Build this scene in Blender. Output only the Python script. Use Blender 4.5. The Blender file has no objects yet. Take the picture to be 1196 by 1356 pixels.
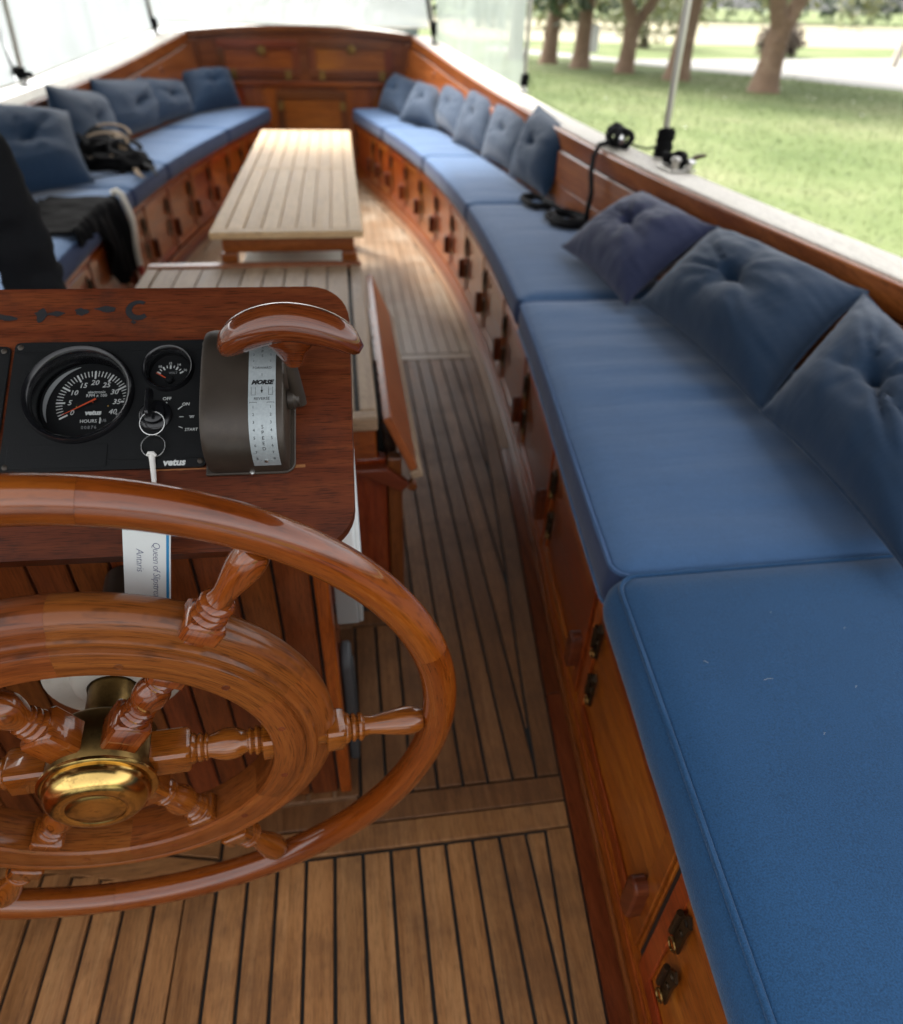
import bpy, bmesh, math, random
from math import sin, cos, pi, radians, sqrt, exp
from mathutils import Vector, Matrix, noise

SC = bpy.context.scene
COL = SC.collection
rnd = random.Random(7)
H = 1.2                                    # camera height above the cockpit floor

# ------------------------------------------------------------------ camera, world, sun, exposure
cd = bpy.data.cameras.new('camera'); cam = bpy.data.objects.new('camera', cd); COL.objects.link(cam)
cd.sensor_fit = 'VERTICAL'; cd.sensor_height = 36; cd.sensor_width = 36; cd.lens = 24.06
cd.clip_start = .02; cd.clip_end = 1500
cp, sp, cy_, sy_, cr, sr = [f(a) for a in (.645292, .156438, -.030758) for f in (cos, sin)]
fw = Vector((sy_*cp, cy_*cp, -sp)); ri = Vector((cy_, -sy_, 0)); dn = fw.cross(ri)
r2 = cr*ri + sr*dn; d2 = -sr*ri + cr*dn
cam.matrix_world = Matrix(((r2.x, -d2.x, -fw.x, 0), (r2.y, -d2.y, -fw.y, 0), (r2.z, -d2.z, -fw.z, H), (0, 0, 0, 1)))
cd.dof.use_dof = True; cd.dof.focus_distance = .66; cd.dof.aperture_fstop = 3.6; cd.dof.aperture_blades = 8
SC.camera = cam

SUN_EL, SUN_AZ = radians(48), radians(-35)           # azimuth measured from +Y (bow) towards +X
w = bpy.data.worlds.new('World'); SC.world = w; w.use_nodes = True
nt = w.node_tree; bg = nt.nodes['Background']
sky = nt.nodes.new('ShaderNodeTexSky'); sky.sky_type = 'NISHITA'; sky.sun_disc = False
sky.sun_elevation = SUN_EL; sky.sun_rotation = SUN_AZ; sky.dust_density = 4; sky.air_density = 1; sky.ozone_density = 1
hs = nt.nodes.new('ShaderNodeHueSaturation'); hs.inputs['Saturation'].default_value = .10
nt.links.new(sky.outputs[0], hs.inputs['Color']); nt.links.new(hs.outputs[0], bg.inputs['Color'])
bg.inputs['Strength'].default_value = .15
sl = bpy.data.lights.new('sun', 'SUN'); sl.energy = 1.4; sl.angle = radians(14); sl.color = (1, .95, .87)
sun = bpy.data.objects.new('sun', sl); COL.objects.link(sun)
sdir = Vector((sin(SUN_AZ)*cos(SUN_EL), cos(SUN_AZ)*cos(SUN_EL), sin(SUN_EL)))
sun.rotation_euler = sdir.to_track_quat('Z', 'Y').to_euler(); sun.location = (0, 0, 30)
SC.view_settings.view_transform = 'Standard'; SC.view_settings.look = 'None'
SC.view_settings.exposure = 2.25; SC.view_settings.gamma = 1
SC.render.engine = 'CYCLES'
SC.cycles.use_denoising = True; SC.cycles.max_bounces = 8; SC.cycles.diffuse_bounces = 4; SC.cycles.glossy_bounces = 4
SC.cycles.transmission_bounces = 6; SC.cycles.sample_clamp_indirect = 6; SC.cycles.transparent_max_bounces = 12

# ------------------------------------------------------------------ materials
def newmat(name):
    m = bpy.data.materials.new(name); m.use_nodes = True
    return m, m.node_tree, m.node_tree.nodes['Principled BSDF']

def N(t, typ, **kw):
    n = t.nodes.new(typ)
    for k, v in kw.items():
        if k in n.inputs: n.inputs[k].default_value = v
        else: setattr(n, k, v)
    return n

def ramp(t, stops):
    n = t.nodes.new('ShaderNodeValToRGB'); e = n.color_ramp.elements
    while len(e) < len(stops): e.new(.5)
    for i, (p, c) in enumerate(stops):
        e[i].position = p; e[i].color = (*c, 1) if len(c) == 3 else c
    return n

def math_(t, op, a, b=None, clamp=False):
    n = t.nodes.new('ShaderNodeMath'); n.operation = op; n.use_clamp = clamp
    for i, x in enumerate((a, b)):
        if x is None: continue
        if isinstance(x, (int, float)): n.inputs[i].default_value = x
        else: t.links.new(x, n.inputs[i])
    return n.outputs[0]

def mixc(t, fac, a, b, mode='MIX'):
    n = t.nodes.new('ShaderNodeMix'); n.data_type = 'RGBA'; n.blend_type = mode
    for i, x in ((0, fac), (6, a), (7, b)):
        if isinstance(x, (int, float)): n.inputs[i].default_value = x
        elif isinstance(x, tuple): n.inputs[i].default_value = (*x, 1)
        else: t.links.new(x, n.inputs[i])
    return n.outputs[2]

def wood(name, dark, mid, light, rough=.3, coat=0., bump=.15, vary=.25, weather=None, huevar=.0, streak=55, pores=.5, coatr=.06):
    """wood whose grain runs along the U axis of the mesh (metres)"""
    m, t, b = newmat(name); L = t.links.new
    uv = N(t, 'ShaderNodeUVMap', uv_map='grain')
    oi = N(t, 'ShaderNodeObjectInfo')
    sx = N(t, 'ShaderNodeSeparateXYZ'); L(uv.outputs[0], sx.inputs[0])
    off = math_(t, 'MULTIPLY', oi.outputs['Random'], 37.)
    def coords(su, sv):
        c = N(t, 'ShaderNodeCombineXYZ'); L(math_(t, 'MULTIPLY', sx.outputs[0], su), c.inputs[0])
        L(math_(t, 'MULTIPLY', sx.outputs[1], sv), c.inputs[1]); L(off, c.inputs[2]); return c.outputs[0]
    n1 = N(t, 'ShaderNodeTexNoise', Scale=1., Detail=5., Roughness=.62, Distortion=.6); L(coords(3.2, streak), n1.inputs['Vector'])
    n2 = N(t, 'ShaderNodeTexNoise', Scale=1., Detail=3., Roughness=.5); L(coords(2.2, 7), n2.inputs['Vector'])
    n3 = N(t, 'ShaderNodeTexNoise', Scale=1., Detail=2., Roughness=.6); L(coords(38, 900), n3.inputs['Vector'])
    mixv = math_(t, 'ADD', math_(t, 'MULTIPLY', n1.outputs[0], .6), math_(t, 'MULTIPLY', n2.outputs[0], .4))
    r = ramp(t, [(.30, dark), (.5, mid), (.70, light)]); L(mixv, r.inputs[0])
    pr = ramp(t, [(.34, (1-pores,)*3), (.50, (1, 1, 1))]); L(n3.outputs[0], pr.inputs[0])
    c = mixc(t, 1., r.outputs[0], pr.outputs[0], 'MULTIPLY')
    hv = N(t, 'ShaderNodeHueSaturation')
    L(math_(t, 'ADD', math_(t, 'MULTIPLY', oi.outputs['Random'], 2*vary), 1-vary), hv.inputs['Value'])
    if huevar:
        fr_ = math_(t, 'FRACT', math_(t, 'MULTIPLY', oi.outputs['Random'], 7.31))
        L(math_(t, 'ADD', math_(t, 'MULTIPLY', fr_, 2*huevar), .5-huevar), hv.inputs['Hue'])
    L(c, hv.inputs['Color']); c = hv.outputs[0]
    rv = math_(t, 'ADD', math_(t, 'MULTIPLY', n1.outputs[0], .25), rough-.12)
    if weather:
        tc = N(t, 'ShaderNodeTexCoord')
        n4 = N(t, 'ShaderNodeTexNoise', Scale=weather[1], Detail=6., Roughness=.65); L(tc.outputs['Object'], n4.inputs['Vector'])
        wr = ramp(t, [(weather[2], (0, 0, 0)), (weather[3], (1, 1, 1))]); L(n4.outputs[0], wr.inputs[0])
        wf = math_(t, 'MULTIPLY', wr.outputs[0], weather[4])
        c = mixc(t, wf, c, weather[0])
        rv = math_(t, 'ADD', rv, math_(t, 'MULTIPLY', wf, .18))
    L(c, b.inputs['Base Color']); L(rv, b.inputs['Roughness'])
    b.inputs['Coat Weight'].default_value = coat; b.inputs['Coat Roughness'].default_value = coatr
    b.inputs['Specular IOR Level'].default_value = .15 if coat else .35
    bp = N(t, 'ShaderNodeBump', Strength=bump, Distance=.002)
    L(math_(t, 'ADD', math_(t, 'MULTIPLY', n1.outputs[0], .7), math_(t, 'MULTIPLY', n3.outputs[0], .35)), bp.inputs['Height'])
    L(bp.outputs[0], b.inputs['Normal'])
    return m

def fabric(name, base, vary=.12, weave=1., rough=.85, pleat=0., sheen=.12):
    m, t, b = newmat(name); L = t.links.new
    tc = N(t, 'ShaderNodeTexCoord'); oi = N(t, 'ShaderNodeObjectInfo')
    n1 = N(t, 'ShaderNodeTexNoise', Scale=5., Detail=5., Roughness=.6); L(tc.outputs['Object'], n1.inputs['Vector'])
    n2 = N(t, 'ShaderNodeTexNoise', Scale=560., Detail=2.); L(tc.outputs['Object'], n2.inputs['Vector'])
    n3 = N(t, 'ShaderNodeTexNoise', Scale=60., Detail=4., Roughness=.7); L(tc.outputs['Object'], n3.inputs['Vector'])
    v = math_(t, 'ADD', math_(t, 'MULTIPLY', n1.outputs[0], .30), math_(t, 'ADD', math_(t, 'MULTIPLY', n2.outputs[0], .55*weave), math_(t, 'MULTIPLY', n3.outputs[0], .18)))
    hv = N(t, 'ShaderNodeHueSaturation', Color=(*base, 1))
    L(math_(t, 'ADD', math_(t, 'ADD', v, .735-.275*weave), math_(t, 'MULTIPLY', oi.outputs['Random'], vary)), hv.inputs['Value'])
    L(hv.outputs[0], b.inputs['Base Color'])
    b.inputs['Roughness'].default_value = rough
    b.inputs['Sheen Weight'].default_value = sheen; b.inputs['Sheen Roughness'].default_value = .4
    b.inputs['Specular IOR Level'].default_value = .3
    mp = N(t, 'ShaderNodeMapping'); L(tc.outputs['Object'], mp.inputs[0]); mp.inputs['Scale'].default_value = (5, 26, 6)
    n5 = N(t, 'ShaderNodeTexNoise', Scale=1., Detail=3., Roughness=.55, Distortion=.4); L(mp.outputs[0], n5.inputs['Vector'])
    bp = N(t, 'ShaderNodeBump', Strength=.35*weave, Distance=.0012); L(n2.outputs[0], bp.inputs['Height'])
    bp2 = N(t, 'ShaderNodeBump', Strength=max(.05, pleat), Distance=.006); L(n5.outputs[0], bp2.inputs['Height']); L(bp.outputs[0], bp2.inputs['Normal'])
    L(bp2.outputs[0], b.inputs['Normal'])
    return m

def plain(name, col, rough=.5, metal=0., noise_amt=.15, scale=40., bump=.05, coat=0., spec=.5, dirt=None):
    m, t, b = newmat(name); L = t.links.new
    tc = N(t, 'ShaderNodeTexCoord')
    n1 = N(t, 'ShaderNodeTexNoise', Scale=scale, Detail=5., Roughness=.65); L(tc.outputs['Object'], n1.inputs['Vector'])
    hv = N(t, 'ShaderNodeHueSaturation', Color=(*col, 1))
    L(math_(t, 'ADD', math_(t, 'MULTIPLY', n1.outputs[0], 2*noise_amt), 1-noise_amt), hv.inputs['Value'])
    c = hv.outputs[0]
    if dirt:
        n2 = N(t, 'ShaderNodeTexNoise', Scale=dirt[1], Detail=6., Roughness=.75); L(tc.outputs['Object'], n2.inputs['Vector'])
        r = ramp(t, [(dirt[2], (0, 0, 0)), (dirt[3], (1, 1, 1))]); L(n2.outputs[0], r.inputs[0])
        c = mixc(t, r.outputs[0], c, dirt[0])
    L(c, b.inputs['Base Color'])
    L(math_(t, 'ADD', math_(t, 'MULTIPLY', n1.outputs[0], .2), rough-.1, True), b.inputs['Roughness'])
    b.inputs['Metallic'].default_value = metal; b.inputs['Coat Weight'].default_value = coat
    b.inputs['Specular IOR Level'].default_value = spec
    bp = N(t, 'ShaderNodeBump', Strength=bump, Distance=.002); L(n1.outputs[0], bp.inputs['Height']); L(bp.outputs[0], b.inputs['Normal'])
    return m

M = {}
M['varnish'] = wood('varnished mahogany', (.085, .014, .003), (.19, .038, .006), (.32, .085, .014), rough=.30, coat=.85, vary=.18, huevar=.012, bump=.06)
M['rim'] = wood('rim mahogany', (.082, .014, .0017), (.175, .038, .004), (.27, .075, .009), rough=.25, coat=1., vary=.05, huevar=.003, bump=.015, pores=.35, coatr=.04)
M['ring'] = wood('ring mahogany', (.095, .022, .0035), (.178, .047, .008), (.25, .078, .014), rough=.42, coat=.45, vary=.05, huevar=.004, bump=.05, coatr=.10, streak=120)
M['spoke'] = wood('spoke mahogany', (.09, .018, .0025), (.175, .042, .0055), (.26, .076, .010), rough=.25, coat=1., vary=.05, huevar=.004, bump=.01, coatr=.04)
M['handle'] = wood('handle mahogany', (.06, .011, .003), (.12, .025, .0055), (.19, .05, .010), rough=.25, coat=1., vary=.03, bump=.02, coatr=.05)
M['dash'] = wood('dash mahogany', (.055, .012, .005), (.115, .026, .009), (.20, .052, .015), rough=.42, coat=.18, vary=.05, bump=.12, streak=40, pores=.6, coatr=.3,
                 weather=((.035, .012, .008), 16., .52, .72, .7))
M['locker'] = wood('locker mahogany', (.13, .021, .003), (.25, .050, .0065), (.39, .105, .013), rough=.33, coat=.5, vary=.2, huevar=.012, bump=.08, coatr=.15)
M['plank_dark'] = wood('console plank', (.065, .014, .004), (.135, .032, .008), (.22, .058, .014), rough=.36, coat=.5, vary=.18, huevar=.01, bump=.08, coatr=.14)
M['hull'] = wood('hull strake', (.12, .027, .006), (.23, .062, .013), (.35, .11, .026), rough=.36, coat=.5, vary=.15, bump=.08, coatr=.18)
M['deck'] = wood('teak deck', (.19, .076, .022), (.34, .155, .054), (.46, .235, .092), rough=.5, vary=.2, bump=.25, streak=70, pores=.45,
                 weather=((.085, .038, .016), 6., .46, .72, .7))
M['deck_mid_shade'] = wood('shade-darkened teak deck', (.105, .040, .013), (.19, .082, .029), (.27, .128, .052), rough=.5, vary=.18, bump=.25, streak=70, pores=.45, weather=((.05, .022, .010), 6., .46, .72, .6))  # teak colour darkened to paint in the shade of the mid aisle
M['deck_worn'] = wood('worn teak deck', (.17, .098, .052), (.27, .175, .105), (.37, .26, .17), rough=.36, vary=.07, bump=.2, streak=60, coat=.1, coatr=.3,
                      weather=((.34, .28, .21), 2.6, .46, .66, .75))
M['margin'] = wood('margin board', (.15, .075, .035), (.24, .13, .065), (.31, .18, .10), rough=.42, vary=.05, bump=.15)
M['teak_grey'] = wood('silvered teak', (.19, .115, .062), (.29, .19, .115), (.38, .27, .175), rough=.5, vary=.09, bump=.25)
M['teak_pale'] = wood('pale table teak', (.47, .285, .13), (.60, .39, .195), (.70, .50, .285), rough=.52, vary=.08, bump=.15)
M['cap'] = wood('bleached cap rail', (.60, .55, .47), (.72, .67, .59), (.80, .76, .68), rough=.6, vary=.05, bump=.2)
M['leaf_red'] = wood('red table leaf', (.13, .030, .009), (.24, .062, .018), (.34, .10, .03), rough=.4, coat=.3, vary=.05, bump=.1, coatr=.2)
M['caulk'] = plain('black caulk', (.032, .033, .032), .6, spec=.2)
M['dark_gap'] = plain('locker interior and gap shade', (.012, .006, .004), .8)  # near-black, also used for the painted shade in the door gaps
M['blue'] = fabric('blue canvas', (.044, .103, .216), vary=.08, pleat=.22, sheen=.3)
M['blue_side'] = fabric('darker blue side band', (.026, .042, .098), vary=.04, pleat=.1)
M['blue_near'] = fabric('blue canvas near', (.013, .060, .145), vary=.05, pleat=.05, weave=2.2, sheen=.15)
M['blue_pipe'] = fabric('blue piping', (.045, .098, .21), vary=.02)
M['navy'] = fabric('navy cotton', (.0065, .0235, .054), vary=.16, pleat=.25, sheen=.2)
M['navy_violet'] = fabric('navy violet cotton', (.019, .025, .064), vary=.05, pleat=.25, sheen=.2)
M['brass'] = plain('polished brass', (.56, .37, .12), .2, 1., .2, 60., .03, dirt=((.12, .07, .02), 55., .52, .74))
M['brass_dark'] = plain('tarnished brass', (.22, .135, .045), .36, 1., .25, 50., .08, dirt=((.08, .05, .02), 40., .45, .7))
M['hinge'] = plain('blackened bronze', (.055, .035, .018), .38, .8, .3, 60., .1, dirt=((.02, .014, .01), 50., .45, .7))
M['chrome'] = plain('chromed steel', (.62, .62, .60), .2, 1., .05)
M['steel'] = plain('stainless tube', (.45, .43, .39), .35, 1., .1)
M['black_plastic'] = plain('black panel plastic', (.006, .0065, .007), .45, 0, .3, 900., .2, spec=.25, dirt=((.02, .02, .02), 70., .62, .85))
M['black_gloss'] = plain('black bezel', (.006, .006, .007), .22)
M['dial'] = plain('dial face', (.006, .0065, .007), .6, 0, .2, 200., .05, spec=.2)
M['print'] = plain('white print', (.62, .64, .62), .6, 0, .1)
M['print_dim'] = plain('dim print', (.26, .27, .27), .6, 0, .1)
M['ink'] = plain('black ink', (.01, .01, .012), .6)
M['pen'] = plain('blue pen', (.06, .07, .16), .6)
M['needle'] = plain('orange needle', (.55, .07, .02), .45)
M['housing'] = plain('bronze housing', (.040, .030, .022), .42, .25, .25, 30., .06, dirt=((.07, .052, .036), 14., .5, .8))
M['plate'] = plain('aluminium plate', (.34, .38, .39), .5, .4, .25, 300., .1)
M['white_plastic'] = plain('aged white plastic', (.60, .57, .50), .4, 0, .08, 20., .03, dirt=((.42, .37, .29), 24., .52, .8))
M['paper'] = plain('white card', (.66, .69, .68), .5, 0, .06)
M['cord'] = plain('white cord', (.72, .70, .66), .6)
M['tag_blue'] = plain('blue tag edge', (.02, .20, .42), .5)
M['rope'] = plain('black rope', (.006, .006, .007), .8, 0, .4, 300., .4, spec=.2)
M['black_cloth'] = plain('black cloth', (.0045, .0045, .005), .9, 0, .4, 60., .3, spec=.12)
M['denim'] = plain('black denim', (.008, .0085, .010), .9, 0, .45, 260., .4, spec=.15)
M['webbing'] = plain('tan webbing', (.26, .18, .11), .8, 0, .3, 90., .2)
M['strip_white'] = plain('white trim', (.66, .62, .54), .6, 0, .15, 60., .1)
M['red'] = plain('red cap', (.40, .02, .02), .5)
M['rubber'] = plain('grey rubber', (.045, .048, .050), .6, 0, .4, 60., .15)
M['skin'] = plain('skin', (.48, .28, .2), .5)
M['hair'] = plain('dark hair', (.02, .013, .01), .6)
M['canvas'] = plain('cream canvas', (.60, .56, .48), .8, 0, .05, 8.)
M['canopy'] = plain('unseen dark blue canopy cloth', (.035, .045, .07), .9, 0, .1, 8., spec=.1)
M['sign'] = plain('white board', (.78, .78, .76), .6)
M['bark'] = plain('bark', (.15, .095, .06), .9, 0, .5, 9., .9, dirt=((.27, .19, .13), 3., .5, .75))
M['bark_pale'] = plain('pale bark', (.40, .36, .31), .9, 0, .3, 9., .6)
M['bark_far'] = plain('bare twigs', (.10, .075, .055), .9, 0, .4, 4., .2)
M['path'] = plain('pale gravel', (.27, .26, .24), .9, 0, .12, 3.)
M['field'] = plain('dry field', (.30, .27, .17), .9, 0, .15, .8)

def leafmat(name, cols):
    m, t, b = newmat(name); L = t.links.new
    tc = N(t, 'ShaderNodeTexCoord')
    n = N(t, 'ShaderNodeTexNoise', Scale=2.2, Detail=4.); L(tc.outputs['Object'], n.inputs['Vector'])
    n2 = N(t, 'ShaderNodeTexNoise', Scale=14., Detail=2.); L(tc.outputs['Object'], n2.inputs['Vector'])
    r = ramp(t, [(.3, cols[0]), (.5, cols[1]), (.7, cols[2])])
    L(math_(t, 'ADD', math_(t, 'MULTIPLY', n.outputs[0], .5), math_(t, 'MULTIPLY', n2.outputs[0], .5)), r.inputs[0])
    L(r.outputs[0], b.inputs['Base Color']); b.inputs['Roughness'].default_value = .6
    b.inputs['Subsurface Weight'].default_value = 0
    tr = N(t, 'ShaderNodeBsdfTranslucent'); L(r.outputs[0], tr.inputs[0])
    mx = N(t, 'ShaderNodeMixShader', Fac=.3); out = t.nodes['Material Output']
    L(b.outputs[0], mx.inputs[1]); L(tr.outputs[0], mx.inputs[2]); L(mx.outputs[0], out.inputs[0])
    return m
M['leaf_dark'] = leafmat('dark leaves', ((.018, .035, .012), (.04, .07, .025), (.08, .12, .045)))
M['leaf_olive'] = leafmat('olive leaves', ((.05, .06, .018), (.11, .125, .04), (.19, .19, .06)))
M['leaf_rust'] = leafmat('rusty leaves', ((.14, .06, .02), (.22, .10, .035), (.26, .17, .06)))
M['grass'] = leafmat('grass', ((.085, .118, .038), (.125, .158, .062), (.165, .185, .085)))
M['clover'] = plain('white clover', (.7, .7, .62), .7)

def lawnmat():
    m, t, b = newmat('lawn'); L = t.links.new
    tc = N(t, 'ShaderNodeTexCoord')
    n = N(t, 'ShaderNodeTexNoise', Scale=.55, Detail=5., Roughness=.6); L(tc.outputs['Object'], n.inputs['Vector'])
    n2 = N(t, 'ShaderNodeTexNoise', Scale=40., Detail=3.); L(tc.outputs['Object'], n2.inputs['Vector'])
    r = ramp(t, [(.33, (.078, .112, .035)), (.50, (.128, .160, .062)), (.68, (.205, .212, .110))])
    L(math_(t, 'ADD', math_(t, 'MULTIPLY', n.outputs[0], .72), math_(t, 'MULTIPLY', n2.outputs[0], .28)), r.inputs[0])
    L(r.outputs[0], b.inputs['Base Color']); b.inputs['Roughness'].default_value = .9; b.inputs['Specular IOR Level'].default_value = .2
    bp = N(t, 'ShaderNodeBump', Strength=.8, Distance=.02); L(n2.outputs[0], bp.inputs['Height']); L(bp.outputs[0], b.inputs['Normal'])
    return m
M['lawn'] = lawnmat()

def watermat():
    m, t, b = newmat('lake water'); L = t.links.new
    b.inputs['Base Color'].default_value = (.10, .13, .13, 1); b.inputs['Roughness'].default_value = .08
    tc = N(t, 'ShaderNodeTexCoord'); mp = N(t, 'ShaderNodeMapping'); L(tc.outputs['Object'], mp.inputs[0]); mp.inputs['Scale'].default_value = (3, 6, 1)
    n = N(t, 'ShaderNodeTexNoise', Scale=1., Detail=5.); L(mp.outputs[0], n.inputs['Vector'])
    bp = N(t, 'ShaderNodeBump', Strength=.12, Distance=.1); L(n.outputs[0], bp.inputs['Height']); L(bp.outputs[0], b.inputs['Normal'])
    return m
M['water'] = watermat()

def vinylmat(name, tl_c, df_c, lo, hi):
    m, t, b = newmat(name); L = t.links.new
    out = t.nodes['Material Output']
    tc = N(t, 'ShaderNodeTexCoord'); mp = N(t, 'ShaderNodeMapping'); L(tc.outputs['Object'], mp.inputs[0]); mp.inputs['Scale'].default_value = (3, 3, .8)
    n = N(t, 'ShaderNodeTexNoise', Scale=1.4, Detail=3., Distortion=1.2); L(mp.outputs[0], n.inputs['Vector'])
    r = ramp(t, [(.3, (lo,)*3), (.7, (hi,)*3)]); L(n.outputs[0], r.inputs[0])
    tr = N(t, 'ShaderNodeBsdfTransparent'); tl = N(t, 'ShaderNodeBsdfTranslucent', Color=(*tl_c, 1))
    b.inputs['Base Color'].default_value = (*df_c, 1); b.inputs['Roughness'].default_value = .25
    m1 = N(t, 'ShaderNodeMixShader', Fac=.7); L(b.outputs[0], m1.inputs[1]); L(tl.outputs[0], m1.inputs[2])
    m2 = N(t, 'ShaderNodeMixShader'); L(r.outputs[0], m2.inputs[0]); L(tr.outputs[0], m2.inputs[1]); L(m1.outputs[0], m2.inputs[2])
    L(m2.outputs[0], out.inputs[0]); return m
M['vinyl'] = vinylmat('hazy vinyl', (.23, .25, .245), (.38, .405, .395), .84, .95)
M['vinyl_light'] = vinylmat('clear vinyl', (.62, .68, .64), (.55, .60, .57), .62, .86)

def glassmat():
    m, t, b = newmat('gauge glass'); L = t.links.new; out = t.nodes['Material Output']
    gl = N(t, 'ShaderNodeBsdfGlossy', Roughness=.03); tr = N(t, 'ShaderNodeBsdfTransparent')
    fz = N(t, 'ShaderNodeFresnel', IOR=1.35); mx = N(t, 'ShaderNodeMixShader')
    L(fz.outputs[0], mx.inputs[0]); L(tr.outputs[0], mx.inputs[1]); L(gl.outputs[0], mx.inputs[2]); L(mx.outputs[0], out.inputs[0]); return m
M['glass'] = glassmat()
def clearmat():
    m, t, b = newmat('smoky clear plastic'); L = t.links.new; out = t.nodes['Material Output']
    b.inputs['Base Color'].default_value = (.30, .30, .29, 1); b.inputs['Roughness'].default_value = .15
    tr = N(t, 'ShaderNodeBsdfTransparent', Color=(.75, .75, .73, 1)); mx = N(t, 'ShaderNodeMixShader', Fac=.45)
    L(b.outputs[0], mx.inputs[1]); L(tr.outputs[0], mx.inputs[2]); L(mx.outputs[0], out.inputs[0]); return m
M['clear'] = clearmat()

# ------------------------------------------------------------------ mesh helpers
ORIGIN = {}
def tag(o, label, cat, group=None):
    o['label'] = label; o['category'] = cat
    if group: o['group'] = group
    return o
def thing(name, loc, label, cat, group=None):
    o = bpy.data.objects.new(name, None); COL.objects.link(o); o.location = loc; o.empty_display_size = .05
    return tag(o, label, cat, group)
def root_loc(o):
    v = Vector((0, 0, 0))
    while o is not None:
        v = v + o.location if o.type == 'EMPTY' or True else v
        o = o.parent
    return v
def adopt(o, parent):
    if parent is None: return o
    o.parent = parent
    # world position stays: undo every ancestor's plain translation
    o.matrix_parent_inverse = Matrix.Translation(-worldloc(parent))
    return o
def worldloc(o):
    v = Vector(o.location)
    if o.parent: v = worldloc(o.parent) + (o.matrix_parent_inverse @ v)
    return v

def frame(O, X, Y, Z):
    return Matrix(((X[0], Y[0], Z[0], O[0]), (X[1], Y[1], Z[1], O[1]), (X[2], Y[2], Z[2], O[2]), (0, 0, 0, 1)))

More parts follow.
